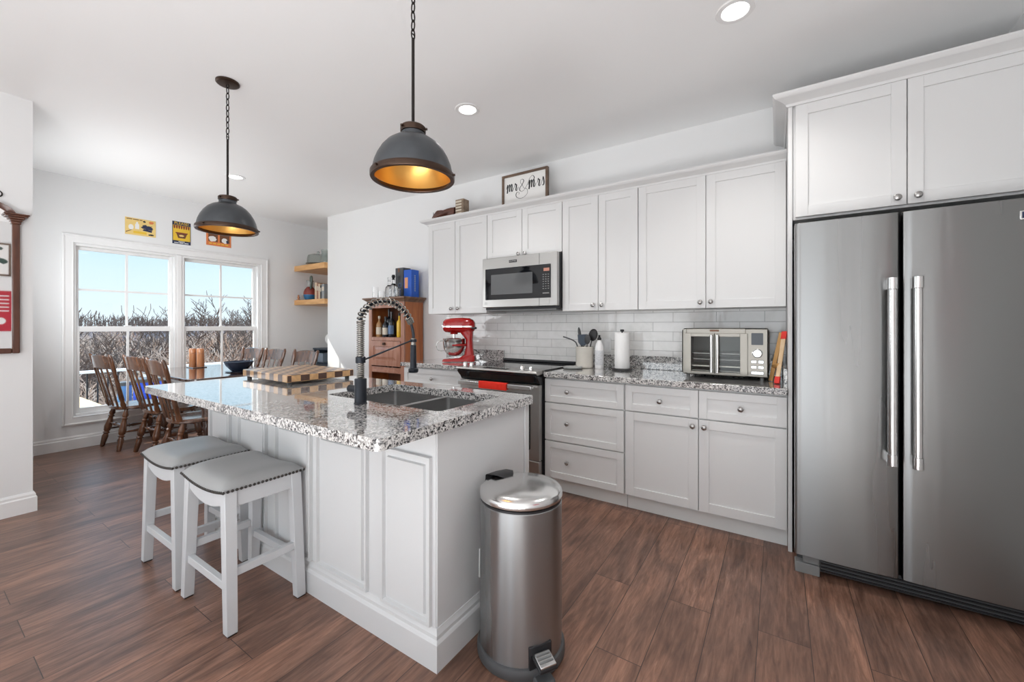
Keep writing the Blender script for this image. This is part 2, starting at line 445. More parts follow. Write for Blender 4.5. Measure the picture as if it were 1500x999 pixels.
M['mirror'] = P('mirror silver', (0.92, 0.92, 0.92), 0.015, metal=1, rvar=0.005, nscale=3)
M['pane'] = mat_pane()
M['glass'] = P('clear glass', (1, 1, 1), 0.02, trans=1.0, ior=1.45, rvar=0.01, nscale=10)
M['green_glass'] = P('greenish pressed glass', (0.82, 0.90, 0.86), 0.06, trans=0.85, ior=1.45, bump=0.3, bscale=60)
M['red'] = P('glossy red enamel', (0.40, 0.006, 0.006), 0.16, coat=0.5, noise=0.04, nscale=6)
M['red_towel'] = P('red towel cloth', (0.78, 0.028, 0.012), 0.9, bump=0.5, bscale=260, noise=0.1, nscale=30)
M['red_tip'] = P('red silicone', (0.75, 0.035, 0.025), 0.5, noise=0.05, nscale=30)
M['white_plastic'] = P('white plastic', (0.80, 0.80, 0.80), 0.35, noise=0.02, nscale=20)
M['paper'] = P('paper towel', (0.86, 0.86, 0.855), 0.9, bump=0.3, bscale=180, noise=0.02, nscale=60)
M['ceramic'] = P('cream stoneware', (0.66, 0.63, 0.57), 0.25, noise=0.10, nscale=14)
M['cream'] = P('sign board white', (0.83, 0.82, 0.80), 0.6, noise=0.02, nscale=20)
M['ink'] = P('black ink', (0.018, 0.018, 0.02), 0.6, noise=0.05, nscale=20)
M['blue_box'] = P('glossy blue card', (0.012, 0.10, 0.52), 0.3, noise=0.08, nscale=14)
M['dark_box'] = P('charcoal card', (0.055, 0.058, 0.064), 0.45, noise=0.1, nscale=14)
M['orange_label'] = P('orange label', (0.72, 0.33, 0.16), 0.5, noise=0.1, nscale=40)
M['yellow'] = P('yellow enamel', (0.80, 0.52, 0.045), 0.4, noise=0.06, nscale=12)
M['pale_yellow'] = P('pale yellow enamel', (0.82, 0.60, 0.22), 0.4, noise=0.10, nscale=20)
M['navy'] = P('navy enamel', (0.020, 0.030, 0.075), 0.4, noise=0.1, nscale=30)
M['orange'] = P('orange enamel', (0.72, 0.22, 0.07), 0.45, noise=0.08, nscale=18)
M['maroon'] = P('maroon enamel', (0.22, 0.035, 0.03), 0.4, noise=0.15, nscale=40)
M['brown'] = P('brown enamel', (0.16, 0.065, 0.03), 0.4, noise=0.2, nscale=40)
M['copper'] = mat_wood('copper toned wood', (0.34, 0.13, 0.055), (0.56, 0.25, 0.11), 'z', 30, 0.3, coat=0.3)
M['navy_bowl'] = P('dark blue stoneware', (0.022, 0.032, 0.055), 0.22, noise=0.2, nscale=10)
M['blue_glaze'] = P('blue glaze', (0.035, 0.15, 0.32), 0.2, noise=0.15, nscale=20)
M['red_glaze'] = P('oxblood glaze', (0.26, 0.055, 0.045), 0.22, noise=0.25, nscale=26)
M['grey_glaze'] = P('grey glaze', (0.38, 0.39, 0.38), 0.25, noise=0.2, nscale=30)
M['green_glaze'] = P('dark green glaze', (0.10, 0.13, 0.115), 0.25, noise=0.2, nscale=30)
M['bottle_dark'] = P('dark bottle glass', (0.012, 0.016, 0.022), 0.08, spec=0.7, rvar=0.02, nscale=10)
M['amber'] = P('amber liquor bottle', (0.36, 0.20, 0.085), 0.1, spec=0.6, noise=0.15, nscale=14)
M['label'] = P('paper bottle label', (0.62, 0.56, 0.46), 0.6, noise=0.2, nscale=90)
M['label_blue'] = P('blue bottle label', (0.10, 0.17, 0.30), 0.5, noise=0.4, nscale=90)
M['yellow_bottle'] = P('yellow bottle glass', (0.80, 0.50, 0.05), 0.15, noise=0.1, nscale=14)
M['book_tan'] = P('tan book cloth', (0.60, 0.46, 0.33), 0.7, noise=0.15, nscale=40)
M['book_dark'] = P('dark book cloth', (0.05, 0.055, 0.06), 0.6, noise=0.15, nscale=40)
M['book_grey'] = P('grey book cloth', (0.30, 0.32, 0.33), 0.6, noise=0.15, nscale=40)
M['book_red'] = P('red book cloth', (0.34, 0.16, 0.11), 0.6, noise=0.15, nscale=40)
M['slate'] = P('slate blue lacquer', (0.045, 0.062, 0.085), 0.35, noise=0.1, nscale=10)
M['pale_blue'] = P('pale blue panel', (0.30, 0.36, 0.44), 0.4, noise=0.06, nscale=10)
M['bark'] = P('winter bark', (0.13, 0.088, 0.07), 0.9, noise=0.45, nscale=3)
M['bark_sunlit'] = P('sunlit winter bark', (0.50, 0.37, 0.29), 0.9, noise=0.4, nscale=3)  # paler copy of the bark: sunlight on the branches is in the colour
M['brush'] = P('dry brush twigs', (0.40, 0.235, 0.155), 0.9, noise=0.5, nscale=0.6)
M['leaf'] = P('dead oak leaves', (0.58, 0.31, 0.15), 0.9, noise=0.5, nscale=2)
M['ground'] = P('winter hillside', (0.30, 0.225, 0.18), 1.0, noise=0.55, nscale=0.35, bump=0.6, bscale=3)
M['far_hill'] = P('distant wooded ridge', (0.27, 0.235, 0.25), 1.0, noise=0.5, nscale=0.5)  # bluish distance haze is mixed into the ridge colour
M['deck'] = mat_wood('deck boards', (0.32, 0.24, 0.17), (0.55, 0.45, 0.35), 'x', 12, 0.8)
M['lumber'] = mat_wood('fresh pine lumber', (0.62, 0.41, 0.18), (0.86, 0.64, 0.34), 'x', 12, 0.7)
M['blue_tarp'] = P('blue plastic', (0.012, 0.06, 0.50), 0.4, noise=0.2, nscale=4)
M['blue_pale'] = P('faded blue plastic', (0.10, 0.24, 0.46), 0.5, noise=0.2, nscale=4)
M['lit'] = P('lit lamp lens', (1, 1, 1), 0.5, emis=(1.0, 0.98, 0.95), estr=6.0, noise=0.01)
M['bulb'] = P('lit bulb', (1, 0.9, 0.7), 0.4, emis=(1.0, 0.72, 0.36), estr=16.0, noise=0.01)
M['driftwood'] = mat_wood('carved dark wood', (0.05, 0.018, 0.012), (0.15, 0.05, 0.028), 'x', 20, 0.4)
M['weathered'] = mat_wood('weathered block wood', (0.16, 0.11, 0.075), (0.32, 0.24, 0.17), 'x', 20, 0.7)
M['pale_wood'] = mat_wood('pale birch wood', (0.60, 0.40, 0.22), (0.78, 0.58, 0.37), 'z', 20, 0.55)
M['honey_wood'] = mat_wood('honey birch wood', (0.55, 0.28, 0.09), (0.74, 0.44, 0.18), 'z', 20, 0.5)
M['display'] = P('grey display screen', (0.055, 0.062, 0.075), 0.2, noise=0.05)
M['amber_display'] = P('lit clock display', (0.05, 0.02, 0.02), 0.3, emis=(0.75, 0.34, 0.24), estr=0.55, noise=0.02)
M['print_green'] = P('dark green print ink', (0.05, 0.085, 0.07), 0.6, noise=0.2, nscale=20)
M['poster_red'] = P('red poster', (0.50, 0.03, 0.05), 0.5, noise=0.1, nscale=12)
M['oven_inside'] = P('oven cavity', (0.15, 0.145, 0.135), 0.45, metal=0.3, noise=0.1, nscale=8)

# ------------------------------------------------------------------ geometry helpers
ORG = {}

class MB:
    def __init__(s):
        s.v = []; s.f = []
    def add(s, vs, fs):
        n = len(s.v)
        s.v += [tuple(v) for v in vs]
        s.f += [tuple(i + n for i in f) for f in fs]
        return s
    def box(s, x0, x1, y0, y1, z0, z1):
        vs = [(x, y, z) for z in (z0, z1) for y in (y0, y1) for x in (x0, x1)]
        return s.add(vs, [(0, 2, 3, 1), (4, 5, 7, 6), (0, 1, 5, 4), (2, 6, 7, 3), (0, 4, 6, 2), (1, 3, 7, 5)])
    def hexa(s, bot, top):
        return s.add(list(bot) + list(top), [(3, 2, 1, 0), (4, 5, 6, 7), (0, 1, 5, 4), (1, 2, 6, 5), (2, 3, 7, 6), (3, 0, 4, 7)])
    def ring_sweep(s, rings, caps=True, closed=False):
        n = len(rings[0]); m = len(rings)
        vs = [p for r in rings for p in r]; fs = []
        for i in range(m if closed else m - 1):
            j = (i + 1) % m
            for k in range(n):
                l = (k + 1) % n
                fs.append((i * n + k, i * n + l, j * n + l, j * n + k))
        if caps and not closed:
            fs.append(tuple(range(n - 1, -1, -1)))
            fs.append(tuple((m - 1) * n + k for k in range(n)))
        return s.add(vs, fs)
    def tube(s, pts, r, n=10, closed=False, caps=True, flat=1.0, up=None):
        pts = [Vector(p) for p in pts]
        m = len(pts)
        rs = list(r) if hasattr(r, '__len__') else [r] * m
        rings = []; prev = None
        for i, p in enumerate(pts):
            if closed:
                t = pts[(i + 1) % m] - pts[i - 1]
            else:
                t = pts[min(i + 1, m - 1)] - pts[max(i - 1, 0)]
            t.normalize()
            if prev is None:
                a = Vector(up) if up else (Vector((0, 0, 1)) if abs(t.z) < 0.9 else Vector((1, 0, 0)))
                u = (a - t * a.dot(t)).normalized()
            else:
                u = (prev - t * prev.dot(t)).normalized()
            prev = u
            w = t.cross(u)
            rings.append([p + (u * math.cos(q) * flat + w * math.sin(q)) * rs[i] for q in [2 * math.pi * k / n for k in range(n)]])
        return s.ring_sweep(rings, caps, closed)
    def cyl(s, p0, p1, r0, r1=None, n=24):
        return s.tube([p0, p1], [r0, r0 if r1 is None else r1], n)
    def lathe(s, prof, c=(0, 0, 0), n=40):
        c = Vector(c); rings = []
        for r, z in prof:
            rings.append([c + Vector((max(r, 1e-5) * math.cos(2 * math.pi * k / n), max(r, 1e-5) * math.sin(2 * math.pi * k / n), z)) for k in range(n)])
        return s.ring_sweep(rings, True)
    def turned(s, p0, p1, prof, n=12):
        """turned spindle between two points; prof = [(t, r)]"""
        p0 = Vector(p0); p1 = Vector(p1)
        return s.tube([p0.lerp(p1, t) for t, r in prof], [r for t, r in prof], n)
    def prism(s, poly, axis, a0, a1):
        """extrude a 2-D polygon along an axis: 'x' poly=(y,z), 'y' poly=(x,z), 'z' poly=(x,y)"""
        def mk(p, a):
            return {'x': (a, p[0], p[1]), 'y': (p[0], a, p[1]), 'z': (p[0], p[1], a)}[axis]
        n = len(poly)
        vs = [mk(p, a0) for p in poly] + [mk(p, a1) for p in poly]
        fs = [tuple(range(n - 1, -1, -1)), tuple(range(n, 2 * n))]
        fs += [(k, (k + 1) % n, n + (k + 1) % n, n + k) for k in range(n)]
        return s.add(vs, fs)
    def ball(s, c, rx, ry=None, rz=None, n=20, m=12):
        ry = ry or rx; rz = rz or rx
        rings = []
        for i in range(m + 1):
            a = -math.pi / 2 + math.pi * i / m
            q = max(math.cos(a), 1e-4)
            rings.append([(c[0] + rx * q * math.cos(2 * math.pi * k / n), c[1] + ry * q * math.sin(2 * math.pi * k / n), c[2] + rz * math.sin(a)) for k in range(n)])
        return s.ring_sweep(rings, True)
    def sweep_profile(s, path, prof, closed=False):
        """sweep a moulding profile [(out, z)] along a horizontal path of (x, y) with mitred corners; 'out' is to the right of travel"""
        m = len(path); rings = []
        for i in range(m):
            p = Vector(path[i])
            if closed or 0 < i < m - 1:
                d0 = (p - Vector(path[i - 1])).normalized(); d1 = (Vector(path[(i + 1) % m]) - p).normalized()
            elif i == 0:
                d0 = d1 = (Vector(path[1]) - p).normalized()
            else:
                d0 = d1 = (p - Vector(path[i - 1])).normalized()
            n0 = Vector((d0.y, -d0.x)); n1 = Vector((d1.y, -d1.x))
            b = (n0 + n1); b = b / max(b.length_squared / 2.0, 1e-6) if b.length > 1e-6 else n0
            rings.append([(p.x + b.x * o, p.y + b.y * o, z) for o, z in prof])
        return s.ring_sweep(rings, not closed, closed)
    def build(s, name, mat, parent=None, bevel=0.0, seg=2, smooth=35, org=None):
        me = bpy.data.meshes.new(name)
        if parent is not None:
            o0 = Vector(ORG.get(parent.name, (0, 0, 0)))
        elif org is not None:
            o0 = Vector(org)
        else:
            xs = [v[0] for v in s.v]; ys = [v[1] for v in s.v]; zs = [v[2] for v in s.v]
            o0 = Vector(((min(xs) + max(xs)) / 2, (min(ys) + max(ys)) / 2, min(zs)))
        me.from_pydata([tuple(Vector(v) - o0) for v in s.v], [], s.f)
        me.update()
        bm = bmesh.new(); bm.from_mesh(me)
        bmesh.ops.recalc_face_normals(bm, faces=bm.faces)
        bm.to_mesh(me); bm.free()
        if smooth:
            for p in me.polygons:
                p.use_smooth = True
            me.set_sharp_from_angle(angle=math.radians(smooth))
        me.materials.append(M[mat] if isinstance(mat, str) else mat)
        o = bpy.data.objects.new(name, me)
        C.objects.link(o)
        if parent is not None:
            o.parent = parent
        else:
            o.location = o0
        ORG[o.name] = tuple(o0)
        if bevel > 0:
            b = o.modifiers.new('edge', 'BEVEL')
            b.width = bevel; b.segments = seg; b.limit_method = 'ANGLE'; b.angle_limit = math.radians(50)
        return o

def tag(o, label=None, cat=None, group=None, kind=None):
    if label: o['label'] = label
    if cat: o['category'] = cat
    if group: o['group'] = group
    if kind: o['kind'] = kind
    return o

def thing(name, label, cat, loc=(0, 0, 0), rz=0.0, group=None, local=False):
    """an Empty at the thing's base; parts are given in world coordinates unless local"""
    o = bpy.data.objects.new(name, None)
    o.empty_display_size = 0.05
    C.objects.link(o)
    o.location = loc
    o.rotation_euler = (0, 0, rz)
    ORG[o.name] = (0, 0, 0) if local else tuple(loc)
    return tag(o, label, cat, group)

def struct(o):
    o['kind'] = 'structure'
    return o

def dup(root, loc, rz=0.0, label=None, group=None):
    r = root.copy(); C.objects.link(r)
    r.location = loc; r.rotation_euler = (0, 0, rz)
    if label: r['label'] = label
    if group: r['group'] = group
    for ch in list(root.children):
        c = ch.copy(); C.objects.link(c); c.parent = r
        for g in list(ch.children):
            d = g.copy(); C.objects.link(d); d.parent = c
    return r

def smooth_path(pts, n=8, closed=False):
    """Catmull-Rom through points"""
    pts = [Vector(p) for p in pts]; m = len(pts); out = []
    for i in range(m if closed else m - 1):
        if closed:
            a, b, c, d = pts[i - 1], pts[i], pts[(i + 1) % m], pts[(i + 2) % m]
        else:
            a, b, c, d = pts[max(i - 1, 0)], pts[i], pts[i + 1], pts[min(i + 2, m - 1)]
        for k in range(n):
            t = k / n
            out.append(0.5 * ((2 * b) + (c - a) * t + (2 * a - 5 * b + 4 * c - d) * t * t + (3 * b - a - 3 * c + d) * t ** 3))
    if not closed:
        out.append(pts[-1])
    return out

def round_rect(x0, x1, y0, y1, r, n=6, which=(1, 1, 1, 1)):
    """corners in order (x0,y0) (x1,y0) (x1,y1) (x0,y1)"""
    out = []
    for (cx, cy, a, w) in ((x0, y0, 180, which[0]), (x1, y0, 270, which[1]), (x1, y1, 0, which[2]), (x0, y1, 90, which[3])):
        if not w or r <= 0:
            out.append((cx, cy)); continue
        ox = cx + (r if cx == x0 else -r); oy = cy + (r if cy == y0 else -r)
        for k in range(n + 1):
            q = math.radians(a + 90 * k / n)
            out.append((ox + r * math.cos(q), oy + r * math.sin(q)))
    return out

def text_mesh(txt, size, mat, parent, loc, name='lettering', rot=(math.pi / 2, 0, 0), thick=0.0008):
    """lettering as a mesh of its own, reading along +X by default"""
    cu = bpy.data.curves.new(name, 'FONT')
    cu.body = txt; cu.size = size; cu.extrude = thick; cu.align_x = 'CENTER'; cu.align_y = 'CENTER'
    tmp = bpy.data.objects.new('tmp', cu)
    me = bpy.data.meshes.new_from_object(tmp)
    bpy.data.objects.remove(tmp); bpy.data.curves.remove(cu)
    mt = Matrix.Translation(Vector(loc) - Vector(ORG.get(parent.name, (0, 0, 0)))) @ Matrix.Rotation(rot[2], 4, 'Z') @ Matrix.Rotation(rot[0], 4, 'X')
    me.transform(mt)
    me.materials.clear(); me.materials.append(M[mat])
    o = bpy.data.objects.new(name, me); C.objects.link(o); o.parent = parent
    ORG[o.name] = ORG.get(parent.name, (0, 0, 0))
    return o

# ================================================================== THE ROOM
XW = -6.08      # inside face of the window wall
YK = 3.40       # kitchen wall
XR = 1.01       # right wall
XP = -4.27      # partition on the left
ZC = 2.80       # ceiling
YN = 3.95       # back of the dining nook
YB = -4.20      # wall behind the camera

struct(MB().box(XW - 0.2, XR + 0.15, YB - 0.15, YN + 0.15, -0.12, 0.0).build('floor', 'floor', org=(0, 0, 0)))
struct(MB().box(XW - 0.2, XR + 0.15, YB - 0.15, YN + 0.15, ZC, ZC + 0.15).build('ceiling', 'ceiling'))
struct(MB().box(-5.31, XR + 0.15, YK, YK + 0.15, 0, ZC).build('wall_kitchen', 'wall'))
struct(MB().box(XW - 0.2, -5.31, YN, YN + 0.15, 0, ZC).build('wall_nook', 'wall'))
struct(MB().box(-5.31, -5.21, YK + 0.15, YN, 0, ZC).build('wall_nook_side', 'wall'))
struct(MB().box(XR, XR + 0.15, YB, YK, 0, ZC).build('wall_right', 'wall'))
struct(MB().box(XW - 0.2, XP, YB, 0.552, 0, ZC).build('wall_left', 'wall'))
# window wall around the opening
OY0, OY1, OZ0, OZ1 = 1.055, 2.87, 0.33, 2.125
w = MB()
w.box(XW - 0.2, XW, 0.552, OY0, 0, ZC); w.box(XW - 0.2, XW, OY1, YN, 0, ZC)
w.box(XW - 0.2, XW, OY0, OY1, 0, OZ0); w.box(XW - 0.2, XW, OY0, OY1, OZ1, ZC)
struct(w.build('wall_window', 'wall', smooth=0))
# wall behind the camera with a wide window and a glazed door opening
w = MB()
w.box(XP, -3.85, YB - 0.15, YB, 0, ZC); w.box(-1.95, -1.2, YB - 0.15, YB, 0, ZC); w.box(0.5, XR, YB - 0.15, YB, 0, ZC)
w.box(-3.85, -1.95, YB - 0.15, YB, 0, 0.4); w.box(-3.85, -1.95, YB - 0.15, YB, 2.3, ZC); w.box(-1.2, 0.5, YB - 0.15, YB, 2.3, ZC)
struct(w.build('wall_back', 'wall', smooth=0))

BASE_PROF = [(0, 0), (0.018, 0), (0.018, 0.098), (0.012, 0.106), (0.012, 0.120), (0.005, 0.134), (0, 0.134)]
struct(MB().sweep_profile([(XW, 0.552), (XW, YN)], BASE_PROF).build('baseboard_window', 'trim', smooth=20))
struct(MB().sweep_profile([(XP, YB), (XP, 0.552), (XP - 0.4, 0.552)], BASE_PROF).build('baseboard_left', 'trim', smooth=20))
struct(MB().sweep_profile([(-5.31, YK + 0.15), (-5.31, YK), (-3.09, YK)], BASE_PROF).build('baseboard_kitchen', 'trim', smooth=20))

# ------------------------------------------------------------------ dining window: casing, two double-hung sashes
CAS = [(0, 0), (0.085, 0), (0.085, 0.020), (0.072, 0.024), (0.060, 0.016), (0.014, 0.013), (0.006, 0.016), (0, 0.012)]   # (across, out)
def picture_casing(y0, y1, z0, z1):
    """mitred casing around the opening, growing outward"""
    mb = MB(); rings = []
    for (cy, cz, sy, sz) in ((y0, z0, -1, -1), (y1, z0, 1, -1), (y1, z1, 1, 1), (y0, z1, -1, 1)):
        rings.append([(XW + o, cy + sy * a, cz + sz * a) for a, o in CAS])
    return mb.ring_sweep(rings, False, True)
struct(picture_casing(OY0 + 0.005, OY1 + 0.012, OZ0 + 0.0, OZ1).build('trim_1', 'trim', smooth=20))
XG = XW - 0.075    # glass plane
def double_hung(idx, y0, y1):
    root = MB()
    f = 0.024
    z0, z1 = OZ0, OZ1
    root.box(XW - 0.16, XW - 0.012, y0, y0 + f, z0, z1).box(XW - 0.16, XW - 0.012, y1 - f, y1, z0, z1)
    root.box(XW - 0.16, XW - 0.012, y0 + f, y1 - f, z1 - f, z1).box(XW - 0.16, XW - 0.012, y0 + f, y1 - f, z0, z0 + f)
    win = struct(root.build('window_%d' % idx, 'trim', bevel=0.002))
    zm = 1.226
    a, b = y0 + f, y1 - f
    for nm, xa, xb, s0, s1, rb, rt in (('upper_sash', XG - 0.045, XG - 0.012, zm - 0.01, z1 - f, 0.036, 0.032), ('lower_sash', XG - 0.008, XG + 0.025, z0 + f, zm + 0.036, 0.052, 0.058)):
        sb = MB(); st = 0.034
        sb.box(xa, xb, a, a + st, s0, s1).box(xa, xb, b - st, b, s0, s1)
        sb.box(xa, xb, a + st, b - st, s0, s0 + rb).box(xa, xb, a + st, b - st, s1 - rt, s1)
        s_o = sb.build(nm, 'trim', win, bevel=0.003)
        xm = (xa + xb) / 2
        MB().box(xm - 0.002, xm + 0.002, a + st - 0.003, b - st + 0.003, s0 + rb - 0.003, s1 - rt + 0.003).build('pane', 'pane', s_o, smooth=0)
        mu = MB(); yc = (a + b) / 2; mw = 0.0105
        mu.box(xm + 0.003, xm + 0.014, yc - mw, yc + mw, s0 + rb, s1 - rt)
        if nm == 'upper_sash':
            zc = (s0 + rb + s1 - rt) / 2 - 0.01
            mu.box(xm + 0.003, xm + 0.0138, a + st, b - st, zc - mw, zc + mw)
        mu.build('muntin', 'trim', s_o, smooth=0)
    lk = MB().box(XG + 0.0, XG + 0.028, (a + b) / 2 - 0.03, (a + b) / 2 + 0.03, zm + 0.036, zm + 0.046)
    lk.build('sash_lock', 'white_plastic', win, bevel=0.003)
    return win
double_hung(1, OY0, 1.93)
double_hung(2, 1.975, OY1)
struct(MB().box(XW - 0.16, XW - 0.004, 1.93, 1.975, OZ0, OZ1).build('trim_2', 'trim', bevel=0.004))

# ------------------------------------------------------------------ cabinet builders
KNOB_PROF = [(0.0055, 0), (0.0055, 0.010), (0.0075, 0.013), (0.0150, 0.017), (0.0165, 0.021), (0.0150, 0.026), (0.0095, 0.0295), (0.0, 0.031)]
def knob_mb(x, y, z):
    """round cabinet knob standing out towards -Y"""
    mb = MB(); rings = []
    n = 20
    for r, h in KNOB_PROF:
        rings.append([(x + max(r, 1e-5) * math.cos(2 * math.pi * k / n), y - h, z + max(r, 1e-5) * math.sin(2 * math.pi * k / n)) for k in range(n)])
    return mb.ring_sweep(rings)
def shaker_mb(x0, x1, z0, z1, yf, rail=0.057, th=0.019, rec=0.009):
    """five-piece shaker front: two stiles, two rails and a recessed panel; yf = its front face"""
    mb = MB()
    mb.box(x0, x0 + rail, yf, yf + th, z0, z1).box(x1 - rail, x1, yf, yf + th, z0, z1)
    mb.box(x0 + rail, x1 - rail, yf + 0.0004, yf + th, z0, z0 + rail).box(x0 + rail, x1 - rail, yf + 0.0004, yf + th, z1 - rail, z1)
    mb.box(x0 + rail - 0.004, x1 - rail + 0.004, yf + rec, yf + th - 0.002, z0 + rail - 0.004, z1 - rail + 0.004)
    return mb
def cabinet(name, label, cat, x0, x1, z0, z1, yf, yb, fronts, toe=0.0, group=None, mat='cab'):
    """box cabinet; fronts = (kind, x0, x1, z0, z1, [knob (x, z)...])"""
    root = thing(name, label, cat, ((x0 + x1) / 2, (yf + yb) / 2, z0 if not toe else 0), group=group)
    b = MB().box(x0, x1, yf + 0.021, yb, z0, z1)
    b.build('carcass', mat, root, bevel=0.0015)
    if toe:
        MB().box(x0, x1, yf + 0.066, yb, 0.0, z0).build('toe_kick', 'toe', root)
    for kind, a, c, d, e, knobs in fronts:
        rail = 0.057 if kind == 'door' else min(0.048, (e - d) * 0.27)
        fo = shaker_mb(a, c, d, e, yf, rail).build(kind, mat, root, bevel=0.0012, smooth=0)
        for kx, kz in knobs:
            knob_mb(kx, yf + 0.001, kz).build('knob', 'nickel', fo)
    return root

YD = 2.765      # base cabinet fronts
YU = 3.075      # wall cabinet fronts
ZU0, ZU1 = 1.388, 2.312
g = 0.0022
# wall cabinets, left to right
xa, xm_, xb = -3.048, -2.676, -2.283
cabinet('wall_cabinet', 'white two-door wall cabinet above the red stand mixer, at the left end of the row', 'cabinet', xa, xb, ZU0, ZU1, YU, YK,
        [('door', xa + 0.012, xm_ - g, ZU0, ZU1 - 0.012, [(-2.719, 1.437)]), ('door', xm_ + g, xb - g, ZU0, ZU1 - 0.012, [(-2.634, 1.437)])], group='white wall cabinets')
xa, xm_, xb = -2.281, -1.899, -1.507
cabinet('wall_cabinet', 'short white two-door wall cabinet right above the microwave', 'cabinet', xa, xb, 1.885, ZU1, YU, YK,
        [('door', xa + g, xm_ - g, 1.885, ZU1 - 0.012, [(-1.930, 1.905)]), ('door', xm_ + g, xb - g, 1.885, ZU1 - 0.012, [(-1.862, 1.905)])], group='white wall cabinets')
xa, xm_, xb = -1.505, -1.192, -0.879
cabinet('wall_cabinet', 'narrow tall white two-door wall cabinet right of the microwave, above the utensil crock', 'cabinet', xa, xb, ZU0, ZU1, YU, YK,
        [('door', xa + g, xm_ - g, ZU0, ZU1 - 0.012, [(-1.231, 1.430)]), ('door', xm_ + g, xb - g, ZU0, ZU1 - 0.012, [(-1.160, 1.430)])], group='white wall cabinets')
xa, xm_, xb = -0.877, -0.416, 0.044
cabinet('wall_cabinet', 'wide white two-door wall cabinet above the toaster oven, next to the refrigerator', 'cabinet', xa, xb, ZU0, ZU1, YU, YK,
        [('door', xa + g, xm_ - g, ZU0, ZU1 - 0.012, [(-0.451, 1.428)]), ('door', xm_ + g, xb - 0.004, ZU0, ZU1 - 0.012, [(-0.385, 1.430)])], group='white wall cabinets')
CROWN = [(0, 0), (0.006, 0), (0.010, 0.012), (0.028, 0.024), (0.052, 0.034), (0.060, 0.042), (0.064, 0.050), (0.064, 0.058), (0, 0.058)]
def crown_prof(z, k=1.0, kz=1.0):
    return [(o * k, z + h * kz) for o, h in CROWN]
struct(MB().sweep_profile([(-3.048, YK - 0.001), (-3.048, YU + 0.001), (0.044, YU + 0.001)][::1], crown_prof(2.298, 0.95, 0.9)).build('trim_3', 'cab', smooth=20))

# tall panel and cabinet over the refrigerator
tag(MB().box(0.046, 0.066, YD, YK, 0.0, 2.50).build('end_panel', 'cab', bevel=0.0015), 'tall narrow white panel standing on the floor between the base cabinets and refrigerator', 'cabinet panel')
cabinet('wall_cabinet', 'large white two-door cabinet above the stainless refrigerator', 'cabinet', 0.067, XR - 0.002, 1.856, 2.50, YD - 0.004, YK,
        [('door', 0.080, 0.532, 1.868, 2.487, [(0.497, 1.903)]), ('door', 0.537, 0.992, 1.868, 2.487, [(0.572, 1.903)])], group='white wall cabinets')
struct(MB().sweep_profile([(0.045, YK - 0.001), (0.045, YD - 0.003), (XR - 0.002, YD - 0.003)], crown_prof(2.487, 1.12, 1.05)).build('trim_4', 'cab', smooth=20))

# base cabinets
ZB0, ZB1 = 0.112, 0.874
dr = [(0.688, 0.862), (0.398, 0.680), (0.114, 0.390)]
xa, xb = -1.503, -0.884
cabinet('base_cabinet', 'white base cabinet with three stacked drawers, right of the range', 'cabinet', xa, xb, ZB0, ZB1, YD, YK - 0.02,
        [('drawer', xa + 0.003, xb - 0.004, a, b, [((xa + xb) / 2 - 0.115, (a + b) / 2)]) for a, b in dr], toe=1, group='white base cabinets')
xa, xm_, xb = -0.880, -0.416, 0.044
cabinet('base_cabinet', 'wide white base cabinet with two drawers over two doors, below the toaster oven', 'cabinet', xa, xb, ZB0, ZB1, YD, YK - 0.02,
        [('drawer', xa + 0.004, xm_ - g, 0.690, 0.862, [((xa + xm_) / 2, 0.772)]), ('drawer', xm_ + g, xb - 0.003, 0.690, 0.862, [((xb + xm_) / 2, 0.772)]),
         ('door', xa + 0.004, xm_ - g, 0.114, 0.682, [(xm_ - 0.033, 0.638)]), ('door', xm_ + g, xb - 0.003, 0.114, 0.682, [(xm_ + 0.033, 0.638)])], toe=1, group='white base cabinets')
xa, xb = -3.062, -2.296
cabinet('base_cabinet', 'white base cabinet below the red stand mixer, left of the range', 'cabinet', xa, xb, ZB0, ZB1, YD, YK - 0.02,
        [('drawer', xa + 0.004, xb - 0.004, 0.690, 0.862, [((xa + xb) / 2, 0.776)]), ('door', xa + 0.004, (xa + xb) / 2 - g, 0.114, 0.682, [((xa + xb) / 2 - 0.033, 0.638)]),
         ('door', (xa + xb) / 2 + g, xb - 0.004, 0.114, 0.682, [((xa + xb) / 2 + 0.033, 0.638)])], toe=1, group='white base cabinets')

# worktops along the wall
ZT0, ZT1 = 0.876, 0.914
YC = 2.742
ct = MB().prism(round_rect(-1.506, 0.0445, YC, YK - 0.001, 0.01, 3, (1, 0, 0, 0)), 'z', ZT0, ZT1).build('countertop', 'granite', bevel=0.004, smooth=40)
tag(ct, 'speckled granite countertop right of the range, under the toaster oven', 'countertop', 'granite countertops')
MB().box(-1.506, 0.024, YK - 0.028, YK - 0.013, ZT1, 1.022).build('backsplash', 'granite', ct, bevel=0.003)
MB().box(0.0245, 0.0445, YC + 0.03, YK - 0.013, ZT1, 1.022).build('side_splash', 'granite', ct, bevel=0.003)
ct2 = MB().prism(round_rect(-3.092, -2.296, YC, YK - 0.001, 0.01, 3, (1, 0, 0, 0)), 'z', ZT0, ZT1).build('countertop', 'granite', bevel=0.004, smooth=40)
tag(ct2, 'short speckled granite countertop left of the range, under the red stand mixer', 'countertop', 'granite countertops')
MB().box(-3.06, -2.296, YK - 0.028, YK - 0.013, ZT1, 1.022).build('backsplash', 'granite', ct2, bevel=0.003)
tag(MB().box(-3.072, 0.0445, YK - 0.012, YK - 0.001, 0.9, ZU0).build('tile_backsplash', 'tile', org=(0, YK, 0.914)), 'glossy off-white subway tile backsplash on the wall above the granite countertops', 'backsplash')

